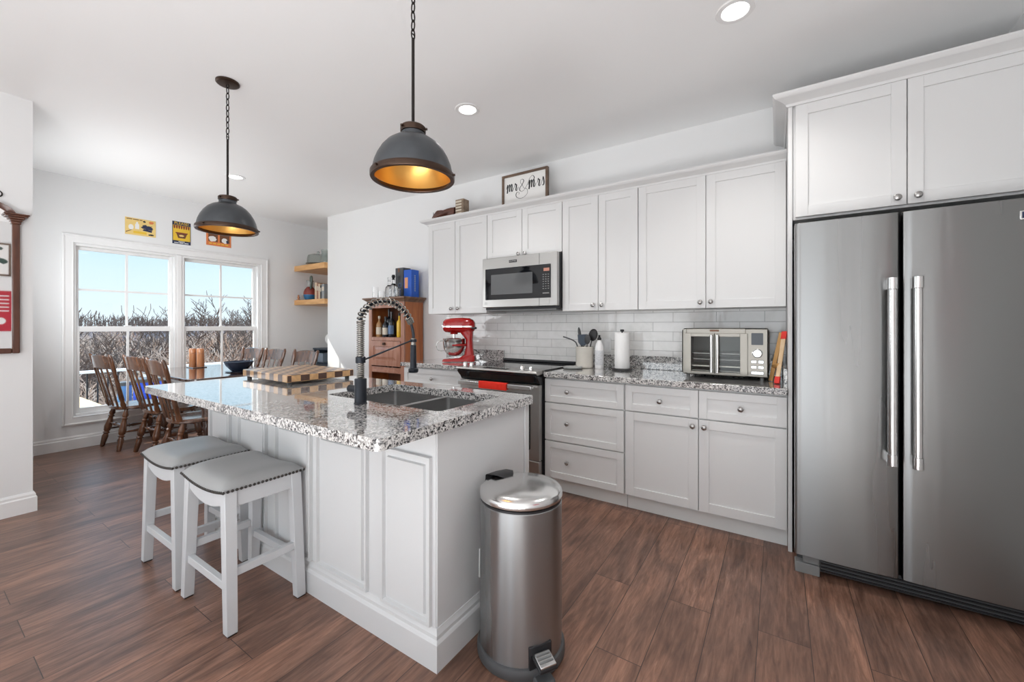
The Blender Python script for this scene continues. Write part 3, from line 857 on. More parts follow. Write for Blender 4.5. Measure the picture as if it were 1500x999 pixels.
# ------------------------------------------------------------------ range
rg = thing('range', 'stainless slide-in range with black glass cooktop and oven door, between the base cabinets', 'stove', (-1.895, 3.0, 0))
RX0, RX1, RYF = -2.290, -1.512, 2.70
MB().box(RX0, RX1, RYF + 0.045, YK - 0.014, 0.06, 0.896).build('body', 'black', rg)
MB().box(RX0 + 0.03, RX1 - 0.03, RYF + 0.09, YK - 0.1, 0.0, 0.06).build('plinth', 'black', rg)
MB().box(RX0 - 0.004, RX1 + 0.004, RYF + 0.03, YK - 0.03, 0.9145, 0.9235).build('cooktop', 'black_glass', rg, bevel=0.003)
MB().box(RX0, RX1, YK - 0.055, YK - 0.013, 0.9235, 0.946).build('rear_trim', 'black', rg, bevel=0.006)
cp = MB().prism([(RYF - 0.055, 0.905), (RYF - 0.05, 0.921), (RYF + 0.075, 0.9275), (RYF + 0.075, 0.897), (RYF - 0.03, 0.892)], 'x', RX0 - 0.004, RX1 + 0.004)
cpo = cp.build('control_panel', 'steel_x', rg, bevel=0.004)
MB().prism([(RYF - 0.048, 0.893), (RYF - 0.03, 0.897), (RYF + 0.05, 0.897), (RYF + 0.05, 0.815), (RYF + 0.014, 0.815), (RYF - 0.005, 0.845), (RYF - 0.03, 0.868)], 'x', RX0 + 0.002, RX1 - 0.002).build('vent_fascia', 'black_glass', rg, bevel=0.003)
MB().box(-2.03, -1.80, RYF - 0.02, RYF + 0.05, 0.9240, 0.9262).build('touch_display', 'black_glass', cpo)
for kx in (-2.235, -2.165, -1.665, -1.585):
    kb = MB().lathe([(0.021, 0), (0.021, 0.004), (0.0175, 0.006), (0.0165, 0.030), (0.0145, 0.033), (0, 0.033)], (kx, RYF + 0.0, 0.9225), 24)
    ko = kb.build('knob', 'chrome', rg)
    MB().box(kx - 0.003, kx + 0.003, RYF - 0.016, RYF + 0.016, 0.953, 0.962).build('grip', 'chrome', ko, bevel=0.002)
dm = MB()
dz0, dz1 = 0.238, 0.812
dm.box(RX0 + 0.003, RX0 + 0.085, RYF, RYF + 0.045, dz0, dz1).box(RX1 - 0.085, RX1 - 0.003, RYF, RYF + 0.045, dz0, dz1)
dm.box(RX0 + 0.085, RX1 - 0.085, RYF, RYF + 0.045, dz1 - 0.075, dz1).box(RX0 + 0.085, RX1 - 0.085, RYF, RYF + 0.045, dz0, dz0 + 0.075)
dro = dm.build('oven_door', 'steel_x', rg, smooth=0)
MB().prism(round_rect(RX0 + 0.08, RX1 - 0.08, dz0 + 0.07, dz1 - 0.07, 0.02), 'y', RYF - 0.0015, RYF + 0.04).build('window', 'black_glass', dro)
hz = 0.797
hb = MB().box(RX0 + 0.035, RX1 - 0.035, RYF - 0.075, RYF - 0.058, hz - 0.017, hz + 0.017)
hb.box(RX0 + 0.045, RX0 + 0.07, RYF - 0.06, RYF + 0.002, hz - 0.010, hz + 0.010).box(RX1 - 0.07, RX1 - 0.045, RYF - 0.06, RYF + 0.002, hz - 0.010, hz + 0.010)
hb.build('handle', 'steel_bright', dro, bevel=0.004)
MB().prism([(RYF + 0.0, 0.232), (RYF + 0.045, 0.232), (RYF + 0.045, 0.068), (RYF + 0.018, 0.068), (RYF + 0.004, 0.11)], 'x', RX0 + 0.003, RX1 - 0.003).build('storage_drawer', 'steel_x', rg, bevel=0.004)
# towel wrapped over the oven handle
tw = MB(); rings = []
for k in range(15):
    x = -2.03 + 0.27 * k / 14
    wv = 0.0022 * math.sin(k * 1.7)
    rings.append([(x, RYF - 0.080 + wv, hz - 0.033), (x, RYF - 0.083 + wv, hz + 0.012), (x, RYF - 0.076, hz + 0.0245), (x, RYF - 0.056, hz + 0.0245), (x, RYF - 0.050 - wv, hz + 0.010), (x, RYF - 0.050, hz - 0.028),
                  (x, RYF - 0.0555, hz - 0.028), (x, RYF - 0.0565, hz + 0.0175), (x, RYF - 0.0765, hz + 0.0195), (x, RYF - 0.0768, hz - 0.033)])
tag(tw.ring_sweep(rings).build('dish_towel', 'red_towel', bevel=0.001), 'small red towel wrapped around the oven door handle of the range', 'towel')

# ------------------------------------------------------------------ microwave over the range
mw = thing('microwave', 'stainless over-the-range microwave with black glass door under the short wall cabinet', 'microwave', (-1.894, 3.2, 1.405))
MX0, MX1, MY, MZ0, MZ1 = -2.278, -1.510, 3.0, 1.412, 1.878
MB().box(MX0 + 0.004, MX1 - 0.0, MY + 0.045, YK - 0.013, MZ0, MZ1).build('case', 'black', mw, bevel=0.003)
mf = MB().prism(round_rect(MX0, MX1 - 0.004, MZ0 + 0.02, MZ1, 0.006, 3), 'y', MY, MY + 0.043).build('front_frame', 'steel_x', mw, bevel=0.004)
MB().box(MX0 + 0.02, MX1 - 0.03, MY + 0.03, YK - 0.1, MZ0 - 0.012, MZ0 - 0.0005).build('underside_grille', 'mid_grey', mw, bevel=0.003)
pz0, pz1 = MZ0 + 0.088, MZ1 - 0.098
MB().prism(round_rect(MX0 + 0.035, MX1 - 0.062, pz0, pz1, 0.004, 3), 'y', MY - 0.004, MY + 0.004).build('door_glass', 'black_glass', mw)
wg = P('microwave door mesh', (0.11, 0.115, 0.12), 0.09, spec=0.8, noise=0.05, nscale=200)
MB().prism(round_rect(MX0 + 0.10, MX1 - 0.235, pz0 + 0.045, pz1 - 0.055, 0.006, 3), 'y', MY - 0.0052, MY - 0.003).build('door_window', wg, mw)
MB().box(MX1 - 0.172, MX1 - 0.170, MY - 0.002, MY + 0.004, MZ0 + 0.022, MZ1 - 0.002).build('door_gap', 'black', mw)
MB().box(MX1 - 0.128, MX1 - 0.074, MY - 0.0055, MY - 0.003, pz1 - 0.058, pz1 - 0.032).build('clock_display', 'amber_display', mw)
kp = MB()
for r_ in range(7):
    for c_ in range(3):
        kx = MX1 - 0.137 + c_ * 0.024; kz = pz1 - 0.086 - r_ * 0.0195
        kp.box(kx, kx + 0.012, MY - 0.0052, MY - 0.0035, kz - 0.003, kz + 0.003)
kp.box(MX1 - 0.137, MX1 - 0.077, MY - 0.0052, MY - 0.0035, pz0 + 0.034, pz0 + 0.044)
kp.build('keypad', 'mid_grey', mw, smooth=0)
MB().prism(round_rect(MX1 - 0.145, MX1 - 0.075, MZ0 + 0.034, MZ0 + 0.074, 0.004, 3), 'y', MY - 0.003, MY + 0.002).build('release_button', 'steel_x', mw, bevel=0.001)
bd = MB().box(-1.985, -1.905, MY - 0.0025, MY + 0.001, MZ1 - 0.057, MZ1 - 0.034).build('badge', 'ink', mw)
text_mesh('MAYTAG', 0.0165, 'steel_bright', bd, (-1.945, MY - 0.003, MZ1 - 0.0455))
lg = MB()
for k in range(4):
    lg.box(MX0 + 0.022, MX0 + 0.058 - 0.006 * (k % 2), MY - 0.001, MY + 0.001, MZ0 + 0.047 + k * 0.006, MZ0 + 0.0495 + k * 0.006)
lg.build('small_print', 'mid_grey', mw, smooth=0)

# ------------------------------------------------------------------ refrigerator
fr = thing('refrigerator', 'large stainless side-by-side refrigerator with two vertical bar handles', 'refrigerator', (0.53, 2.95, 0))
FX0, FX1, FM, FY = 0.070, 0.988, 0.4685, 2.53
MB().box(FX0 + 0.012, FX1 - 0.004, FY + 0.085, YK - 0.05, 0.03, 1.775).build('body', 'dark_grey', fr, bevel=0.004)
def fridge_door(x0, x1):
    mb = MB(); n = 14; pts = []
    for k in range(n + 1):
        t = k / n
        bow = -0.006 * (1 - (2 * t - 1) ** 2)
        pts.append((x0 + (x1 - x0) * t, FY + bow))
    r = 0.012
    pts[0] = (x0, FY + r); pts.insert(1, (x0 + r * 0.3, FY + r * 0.3)); pts.insert(2, (x0 + r, FY))
    pts[-1] = (x1, FY + r); pts.insert(-1, (x1 - r, FY)); pts.insert(-1, (x1 - r * 0.3, FY + r * 0.3))
    poly = pts + [(x1, FY + 0.075), (x0, FY + 0.075)]
    return mb.prism(poly, 'z', 0.106, 1.785)
for x0, x1, hx in ((FX0, FM - 0.0055, 0.429), (FM + 0.0055, FX1, 0.512)):
    do = fridge_door(x0, x1).build('door', 'fridge', fr, bevel=0.002, smooth=25)
    hm = MB().cyl((hx, FY - 0.066, 0.66), (hx, FY - 0.066, 1.46), 0.0155, n=28)
    ho = hm.build('handle', 'steel_bright', do)
    for za, zb in ((0.636, 0.690), (1.428, 1.482)):
        cm = MB().lathe([(0.017, za), (0.0185, za + 0.002), (0.0185, zb - 0.002), (0.017, zb)], (hx, FY - 0.066, 0), 28)
        cm.box(hx - 0.013, hx + 0.013, FY - 0.060, FY + 0.004, za + 0.004, zb - 0.004)
        cm.build('handle_mount', 'steel_bright', do, bevel=0.0015)
MB().box(FX0 + 0.08, FX1 - 0.01, FY + 0.055, FY + 0.085, 0.02, 0.100).build('kick_grille', 'dark_grey', fr, bevel=0.003)
gr_ = MB()
for k in range(4):
    gr_.box(FX0 + 0.11, FX1 - 0.06, FY + 0.046, FY + 0.055, 0.028 + k * 0.017, 0.034 + k * 0.017)
gr_.build('grille_louvers', 'black', fr, smooth=0)
ft = MB().box(FX0 + 0.002, FX0 + 0.105, FY + 0.035, FY + 0.09, 0.0, 0.052).box(FX0 + 0.036, FX0 + 0.105, FY + 0.045, FY + 0.085, 0.052, 0.094)
ft.build('foot_cover', 'mid_grey', fr, bevel=0.003)
MB().box(FX1 - 0.09, FX1 - 0.01, FY + 0.04, FY + 0.09, 0.0, 0.05).build('foot_cover', 'mid_grey', fr, bevel=0.003)
MB().box(FX0 + 0.03, FX1 - 0.03, FY + 0.15, YK - 0.08, 0.0, 0.03).build('base', 'black', fr)
bg = MB().box(0.824, 0.936, FY - 0.0085, FY - 0.002, 1.697, 1.733).build('badge', 'chrome', fr, bevel=0.0015)
MB().box(0.830, 0.930, FY - 0.0092, FY - 0.0085, 1.702, 1.728).build('badge_field', 'navy', bg, smooth=0)
text_mesh('MAYTAG', 0.0215, 'chrome', bg, (0.880, FY - 0.0096, 1.715))

# ------------------------------------------------------------------ kitchen island
IX0, IX1, IY0, IY1 = -2.992, -1.062, 1.112, 1.765     # painted body
isl = thing('kitchen_island', 'white panelled kitchen island under the speckled granite top with the sink', 'kitchen island', ((IX0 + IX1) / 2, (IY0 + IY1) / 2, 0))
ib = MB()
ib.box(IX0, IX1, IY0, IY0 + 0.02, 0, 0.874).box(IX0, IX1, IY1 - 0.02, IY1, 0, 0.874)
ib.box(IX0, IX0 + 0.02, IY0 + 0.02, IY1 - 0.02, 0, 0.874).box(IX1 - 0.02, IX1, IY0 + 0.02, IY1 - 0.02, 0, 0.874)
ib.box(IX0 + 0.02, IX1 - 0.02, IY0 + 0.02, IY1 - 0.02, 0.02, 0.04)
ib.build('carcass', 'island', isl, bevel=0.002)
def raised_panel(x0, x1, z0, z1):
    """raised-and-fielded panel applied to the seating side (facing -Y)"""
    steps = [(0.0, 0.0), (0.0, 0.017), (0.012, 0.017), (0.016, 0.002), (0.032, 0.002), (0.036, 0.012), (0.046, 0.012)]
    rings = []
    for ins, out in steps:
        y = IY0 - out
        rings.append([(x0 + ins, y, z0 + ins), (x1 - ins, y, z0 + ins), (x1 - ins, y, z1 - ins), (x0 + ins, y, z1 - ins)])
    return MB().ring_sweep(rings, True)
edges = [(-2.955, -2.69), (-2.587, -2.275), (-2.18, -1.856), (-1.812, -1.443), (-1.352, -1.078)]
for a, b in edges:
    raised_panel(a, b, 0.150, 0.775).build('panel', 'island', isl, smooth=20)
MB().box(IX0 - 0.006, IX0 + 0.034, IY0 - 0.006, IY0 + 0.03, 0.0, 0.872).build('corner_post', 'island', isl, bevel=0.003)
MB().box(IX1, IX1 + 0.006, IY0 + 0.003, IY1 - 0.036, 0.0, 0.872).build('end_panel', 'island', isl, bevel=0.002)
MB().box(IX1 - 0.004, IX1 + 0.012, IY1 - 0.034, IY1 + 0.004, 0.0, 0.872).build('corner_stile', 'island', isl, bevel=0.003)
IB = [(0, 0), (0.019, 0), (0.019, 0.100), (0.015, 0.108), (0.0105, 0.112), (0.0105, 0.126), (0.006, 0.134), (0.003, 0.146), (0, 0.147)]
MB().sweep_profile([(IX1 + 0.006, IY1 - 0.02), (IX1 + 0.006, IY0), (IX0 - 0.006, IY0), (IX0 - 0.006, IY1)][::-1], IB).build('base_molding', 'island', isl, smooth=20)
op = MB()
op.box(IX1 + 0.0055, IX1 + 0.011, 1.365, 1.437, 0.205, 0.325)
oo = op.build('outlet_cover', 'white_plastic', isl, bevel=0.002)
MB().box(IX1 + 0.011, IX1 + 0.0125, 1.385, 1.417, 0.225, 0.305).build('socket', 'white_plastic', oo, bevel=0.001)

# granite top with the sink cut-out
TX0, TX1, TY0, TY1 = -3.105, -1.030, 0.825, 1.790
SX0, SX1, SY0, SY1 = -1.935, -1.158, 1.233, 1.680
def plate_with_hole(outer, inner, z0, z1, name, mat, parent=None, bevel=0.0, org=None):
    bm = bmesh.new()
    vo = [bm.verts.new((x, y, z0)) for x, y in outer]; vi = [bm.verts.new((x, y, z0)) for x, y in inner]
    es = [bm.edges.new((l[i], l[(i + 1) % len(l)])) for l in (vo, vi) for i in range(len(l))]
    res = bmesh.ops.triangle_fill(bm, edges=es, use_beauty=True)
    fs = [f for f in bm.faces]
    ext = bmesh.ops.extrude_face_region(bm, geom=fs)
    bmesh.ops.translate(bm, verts=[v for v in ext['geom'] if isinstance(v, bmesh.types.BMVert)], vec=(0, 0, z1 - z0))
    bm.verts.index_update()
    mb = MB(); mb.v = [tuple(v.co) for v in bm.verts]; mb.f = [tuple(v.index for v in f.verts) for f in bm.faces]
    bm.free()
    return mb.build(name, mat, parent, bevel=bevel, smooth=40, org=org)
top = plate_with_hole(round_rect(TX0, TX1, TY0, TY1, 0.025, 6), round_rect(SX0, SX1, SY0, SY1, 0.03, 5)[::-1], 0.8745, 0.9145, 'island_countertop', 'granite', bevel=0.005, org=((TX0 + TX1) / 2, (TY0 + TY1) / 2, 0.8745))
tag(top, 'large speckled granite island countertop with overhang above the two stools', 'countertop', 'granite countertops')

# undermount double sink
sk = thing('sink', 'undermount stainless double bowl sink set into the island countertop', 'sink', ((SX0 + SX1) / 2, (SY0 + SY1) / 2, 0.67))
def bowl(x0, x1, y0, y1, zt, zb):
    rings = []
    for ins, z, r in ((-0.014, zt, 0.02), (0.0, zt, 0.02), (0.0, zb + 0.03, 0.02), (0.008, zb + 0.008, 0.02), (0.03, zb, 0.02), (0.12, zb - 0.004, 0.02)):
        rings.append([(x, y, z) for x, y in round_rect(x0 + ins, x1 - ins, y0 + ins, y1 - ins, r, 4)])
    return MB().ring_sweep(rings, False)
def closed_bowl(x0, x1, y0, y1):
    mb = bowl(x0, x1, y0, y1, 0.8735, 0.685)
    n = 20
    m_ = len(mb.v) // n
    mb.f.append(tuple((m_ - 1) * n + k for k in range(n)))
    return mb
xd = -1.535
for x0, x1 in ((SX0 - 0.006, xd - 0.016), (xd + 0.016, SX1 + 0.006)):
    bo = closed_bowl(x0, x1, SY0 - 0.006, SY1 + 0.006).build('basin', 'sink', sk, smooth=30)
    so_ = bo.modifiers.new('sheet', 'SOLIDIFY'); so_.thickness = 0.0016; so_.offset = 1
    cx_, cy_ = (x0 + x1) / 2, (SY0 + SY1) / 2
    MB().lathe([(0.055, 0.681), (0.055, 0.6845), (0.045, 0.6855), (0.04, 0.683), (0, 0.683)], (cx_, cy_, 0), 28).build('drain', 'chrome', bo)

MB().box(xd - 0.016, xd + 0.016, SY0 + 0.004, SY1 - 0.004, 0.858, 0.8655).build('divider', 'steel_bright', sk, bevel=0.003)

# ------------------------------------------------------------------ pull-down spring faucet
FXc, FYc, FZ = -1.577, 1.170, 0.9145
fa = thing('faucet', 'tall black spring-neck kitchen faucet standing beside the island sink', 'faucet', (FXc, FYc, FZ))
MB().lathe([(0.0285, FZ), (0.0285, FZ + 0.004), (0.0265, FZ + 0.006), (0.0265, FZ + 0.110), (0.0245, FZ + 0.113), (0, FZ + 0.113)], (FXc, FYc, 0), 36).build('base', 'faucet', fa)
hd = MB().cyl((FXc - 0.015, FYc, FZ + 0.062), (FXc - 0.078, FYc, FZ + 0.062), 0.0165, 0.0175, 24)
hd.cyl((FXc - 0.078, FYc, FZ + 0.062), (FXc - 0.084, FYc, FZ + 0.062), 0.0145, 0.012, 24)
ho = hd.build('handle_hub', 'faucet', fa, bevel=0.0015)
MB().cyl((FXc - 0.070, FYc + 0.012, FZ + 0.068), (FXc - 0.078, FYc + 0.075, FZ + 0.085), 0.0042, 0.0036, 12).build('lever', 'faucet', ho)
zc0, zc1 = FZ + 0.113, FZ + 0.372
MB().cyl((FXc, FYc, zc0), (FXc, FYc, zc1), 0.0115, n=20).build('riser_tube', 'dark_grey', fa)
def helix(p_of_t, frame_of_t, turns, r, steps=14):
    pts = []
    N = int(turns * steps)
    for k in range(N + 1):
        t = k / N
        c, u, w = p_of_t(t), *frame_of_t(t)
        a = 2 * math.pi * turns * t
        pts.append(c + (u * math.cos(a) + w * math.sin(a)) * r)
    return pts
hx = helix(lambda t: Vector((FXc, FYc, zc0 + 0.002 + (zc1 - zc0 - 0.002) * t)), lambda t: (Vector((1, 0, 0)), Vector((0, 1, 0))), 30, 0.0145)
MB().tube(hx, 0.0031, 6).build('spring_column', 'spring', fa, smooth=60)
# the hose arcs over the bowl towards the sink
arc = smooth_path([(FXc, FYc, zc1 - 0.012), (FXc, FYc + 0.014, zc1 + 0.040), (FXc, FYc + 0.075, zc1 + 0.085), (FXc, FYc + 0.160, zc1 + 0.095), (FXc, FYc + 0.235, zc1 + 0.068), (FXc, FYc + 0.290, zc1 + 0.012), (FXc, FYc + 0.316, zc1 - 0.055), (FXc, FYc + 0.318, zc1 - 0.095)], 10)
MB().tube(arc, 0.0075, 10).build('hose', 'faucet', fa)
Larc = arc[:52]
def arc_p(t):
    q = t * (len(Larc) - 1); i = min(int(q), len(Larc) - 2)
    return Larc[i].lerp(Larc[i + 1], q - i)
def arc_f(t):
    q = t * (len(Larc) - 1); i = min(int(q), len(Larc) - 2)
    d = (Larc[i + 1] - Larc[i]).normalized()
    u = Vector((1, 0, 0))
    return u, d.cross(u)
MB().tube(helix(arc_p, arc_f, 17, 0.0165, 16), 0.0036, 6).build('spring_arc', 'spring', fa, smooth=60)
pe = Larc[-1]; d_ = (Larc[-1] - Larc[-3]).normalized()
MB().cyl(pe - d_ * 0.012, pe + d_ * 0.016, 0.0175, n=20).build('spring_ferrule', 'spring', fa, bevel=0.001)
hy_ = FYc + 0.318
MB().lathe([(0.0125, zc1 - 0.120), (0.0125, zc1 - 0.088), (0.009, zc1 - 0.084)], (FXc, hy_, 0), 20).build('spray_ferrule', 'spring', fa)
MB().lathe([(0, zc1 - 0.262), (0.022, zc1 - 0.262), (0.0255, zc1 - 0.257), (0.0255, zc1 - 0.244), (0.018, zc1 - 0.238), (0.0165, zc1 - 0.215), (0.0145, zc1 - 0.122), (0.012, zc1 - 0.119), (0, zc1 - 0.119)], (FXc, hy_, 0), 28).build('spray_head', 'faucet', fa)
zk = FZ + 0.196
MB().lathe([(0.0215, zk - 0.013), (0.0215, zk + 0.013), (0.019, zk + 0.015)], (FXc, FYc, 0), 28).build('collar', 'faucet', fa)
am = MB().cyl((FXc, FYc + 0.018, zk), (FXc, hy_ - 0.016, zk + 0.078), 0.0042, n=12)
am.lathe([(0.0175, zk + 0.071), (0.0175, zk + 0.085)], (FXc, hy_, 0), 24)
am.build('support_arm', 'faucet', fa)

# ------------------------------------------------------------------ bar stools
def make_stool():
    """saddle stool at the origin; width along X, depth along Y"""
    r = thing('bar_stool', '', 'stool', local=True)
    wt, dt, wb, db = 0.205, 0.160, 0.238, 0.164      # half sizes at the top and floor (outer corner of the legs)
    zt = 0.565
    for sx in (-1, 1):
        for sy in (-1, 1):
            def sq(hw, hd, z, s):
                return [(sx * (hw - a), sy * (hd - b), z) for a, b in ((0, 0), (s, 0), (s, s), (0, s))]
            MB().hexa(sq(wb, db, 0.006, 0.040), sq(wt, dt, zt + 0.018, 0.046)).build('leg', 'stool', r, bevel=0.002)
    fp = MB()
    for sx in (-1, 1):
        for sy in (-1, 1):
            fp.box(min(sx * (wb - 0.003), sx * (wb - 0.037)), max(sx * (wb - 0.003), sx * (wb - 0.037)), min(sy * (db - 0.003), sy * (db - 0.037)), max(sy * (db - 0.003), sy * (db - 0.037)), 0.0, 0.006)
    fp.build('foot_pads', 'black', r, smooth=0)
    def zs(x):      # saddle curve of the seat rails
        return zt + 0.020 * ((x / wt) ** 2) - 0.004
    for sy in (-1, 1):   # long aprons with curved edges
        up = [(x, zs(x)) for x in [wt * (-0.82 + 1.64 * k / 12) for k in range(13)]]
        lo = [(x, 0.487 + 0.052 * (abs(x) / wt) ** 2.2) for x, _ in up]
        a, b = sorted((sy * (dt - 0.007), sy * (dt - 0.027)))
        MB().prism(up + lo[::-1], 'y', a, b).build('apron', 'stool', r, bevel=0.0015)
    for sx in (-1, 1):
        a, b = sorted((sx * (wt - 0.007), sx * (wt - 0.027)))
        MB().box(a, b, -dt + 0.04, dt - 0.04, 0.508, zt + 0.012).build('apron', 'stool', r, bevel=0.0015)
    def leg_in(z):
        t = z / zt
        return wb + (wt - wb) * t, db + (dt - db) * t
    for sy, z in ((-1, 0.168), (1, 0.168)):
        w_, d_ = leg_in(z)
        a, b = sorted((sy * (d_ - 0.010), sy * (d_ - 0.034)))
        MB().box(-w_ + 0.025, w_ - 0.025, a, b, z, z + 0.034).build('stretcher', 'stool', r, bevel=0.002)
    for sx, z in ((-1, 0.225), (1, 0.225)):
        w_, d_ = leg_in(z)
        a, b = sorted((sx * (w_ - 0.010), sx * (w_ - 0.034)))
        MB().box(a, b, -d_ + 0.025, d_ - 0.025, z, z + 0.034).build('stretcher', 'stool', r, bevel=0.002)
    # upholstered saddle cushion
    nx, ny = 22, 18; hw, hd = wt + 0.008, dt + 0.008
    grid = []; vs = []; fs = []
    def zt_top(u, v):
        x = u * hw
        crown = (1 - abs(v) ** 4.0) * (1 - abs(u) ** 5.0)
        return zs(x) + 0.012 + 0.050 * crown ** 0.55
    for j in range(ny + 1):
        v = -1 + 2 * j / ny
        for i in range(nx + 1):
            u = -1 + 2 * i / nx
            vs.append((u * hw, v * hd, zt_top(u, v)))
    for j in range(ny):
        for i in range(nx):
            a = j * (nx + 1) + i
            fs.append((a, a + 1, a + nx + 2, a + nx + 1))
    rim = [i for i in range(nx + 1)] + [j * (nx + 1) + nx for j in range(1, ny + 1)] + [ny * (nx + 1) + i for i in range(nx - 1, -1, -1)] + [j * (nx + 1) for j in range(ny - 1, 0, -1)]
    n0 = len(vs)
    for k in rim:
        x, y, z = vs[k]; vs.append((x, y, zs(x) - 0.004))
    for k in range(len(rim)):
        l = (k + 1) % len(rim)
        fs.append((rim[k], n0 + k, n0 + l, rim[l]))
    fs.append(tuple(n0 + k for k in range(len(rim))))
    MB().add(vs, fs).build('cushion', 'leather', r, bevel=0.004, seg=3, smooth=50)
    nl = MB()
    path = []
    N = 26
    for k in range(N): path.append((-hw + 2 * hw * k / N, -hd, 0, -1))
    for k in range(20): path.append((hw, -hd + 2 * hd * k / 20, 1, 0))
    for k in range(N): path.append((hw - 2 * hw * k / N, hd, 0, 1))
    for k in range(20): path.append((-hw, hd - 2 * hd * k / 20, -1, 0))
    for x, y, dx, dy in path:
        nl.ball((x + dx * 0.0005, y + dy * 0.0005, zs(max(-wt, min(wt, x))) + 0.003), 0.0062, n=8, m=6)
    nl.build('nailhead_trim', 'nail', r)
    return r
st = make_stool()
SL = ['white wooden bar stool with grey saddle seat, nearest the camera of the two', 'white wooden bar stool with grey saddle seat, partly behind the nearer stool']
st.location = (-2.099, 0.917, 0); st['label'] = SL[0]; st['group'] = 'bar stools at the island'
dup(st, (-2.632, 0.915, 0), 0.0, SL[1], 'bar stools at the island')

# ------------------------------------------------------------------ step-on bin
bc = (-0.852, 1.372)
tb = thing('trash_can', 'round stainless step-on trash can beside the island end panel', 'trash can', (bc[0], bc[1], 0))
MB().lathe([(0, 0), (0.168, 0), (0.172, 0.006), (0.172, 0.030), (0.168, 0.040), (0.160, 0.044), (0, 0.044)], (*bc, 0), 64).build('base_ring', 'dark_grey', tb)
MB().lathe([(0.1605, 0.040), (0.1605, 0.587), (0.158, 0.590), (0, 0.590)], (*bc, 0), 72).build('body', 'can', tb)
MB().lathe([(0.150, 0.588), (0.1585, 0.590), (0.1585, 0.598), (0.150, 0.600), (0.150, 0.606), (0, 0.606)], (*bc, 0), 64).build('rim_seal', 'black', tb)
MB().lathe([(0.150, 0.603), (0.1625, 0.604), (0.1635, 0.612), (0.1615, 0.624), (0.155, 0.632), (0.130, 0.639), (0.08, 0.644), (0.0, 0.646)], (*bc, 0), 72).build('lid', 'steel_bright', tb, smooth=50)
pa = math.radians(-32)     # pedal direction, to the right of the camera
pd = Vector((math.cos(pa), math.sin(pa), 0)); pn = Vector((-pd.y, pd.x, 0))
def pbox(mb, r0, r1, hw, z0, z1, drop=0.0):
    c = Vector((*bc, 0))
    bot = [c + pd * r0 - pn * hw + Vector((0, 0, z0)), c + pd * r1 - pn * hw + Vector((0, 0, z0 - drop)), c + pd * r1 + pn * hw + Vector((0, 0, z0 - drop)), c + pd * r0 + pn * hw + Vector((0, 0, z0))]
    top = [p + Vector((0, 0, z1 - z0)) for p in bot]
    return mb.hexa(bot, top)
pbox(MB(), 0.10, 0.212, 0.034, 0.0, 0.020).build('pedal_foot', 'dark_grey', tb, bevel=0.006)
pbox(MB(), 0.145, 0.163, 0.046, 0.035, 0.120).build('pedal_slot', 'black', tb, bevel=0.004)
po = pbox(MB(), 0.145, 0.222, 0.036, 0.082, 0.096, 0.018).build('pedal', 'black', tb, bevel=0.004)
pl = MB(); pbox(pl, 0.166, 0.220, 0.031, 0.091, 0.0985, 0.012)
plo = pl.build('pedal_plate', 'steel_bright', po, bevel=0.002)
pg = MB()
for k in range(3):
    pbox(pg, 0.176 + 0.013 * k, 0.181 + 0.013 * k, 0.026, 0.0965 - 0.003 * k, 0.0996 - 0.003 * k, 0.0006)
pg.build('pedal_ribs', 'mid_grey', po, smooth=0)
# hinge housing at the back, against the island
ha = math.radians(160)
hd_ = Vector((math.cos(ha), math.sin(ha), 0)); hn = Vector((-hd_.y, hd_.x, 0))
mbh = MB()
c0 = Vector((*bc, 0)); prof = []
rows = []
for r_, z_, w_ in ((0.158, 0.545, 0.040), (0.178, 0.555, 0.045), (0.181, 0.610, 0.052), (0.172, 0.640, 0.056), (0.115, 0.652, 0.050), (0.085, 0.648, 0.030)):
    rows.append([c0 + hd_ * r_ - hn * w_ + Vector((0, 0, z_)), c0 + hd_ * (r_ + 0.003) + Vector((0, 0, z_ + 0.002)), c0 + hd_ * r_ + hn * w_ + Vector((0, 0, z_)), c0 + hd_ * (r_ - 0.022) + Vector((0, 0, z_ - 0.016))])
mbh.ring_sweep(rows, True)
mbh.build('hinge_cover', 'black', tb, bevel=0.004, smooth=50)

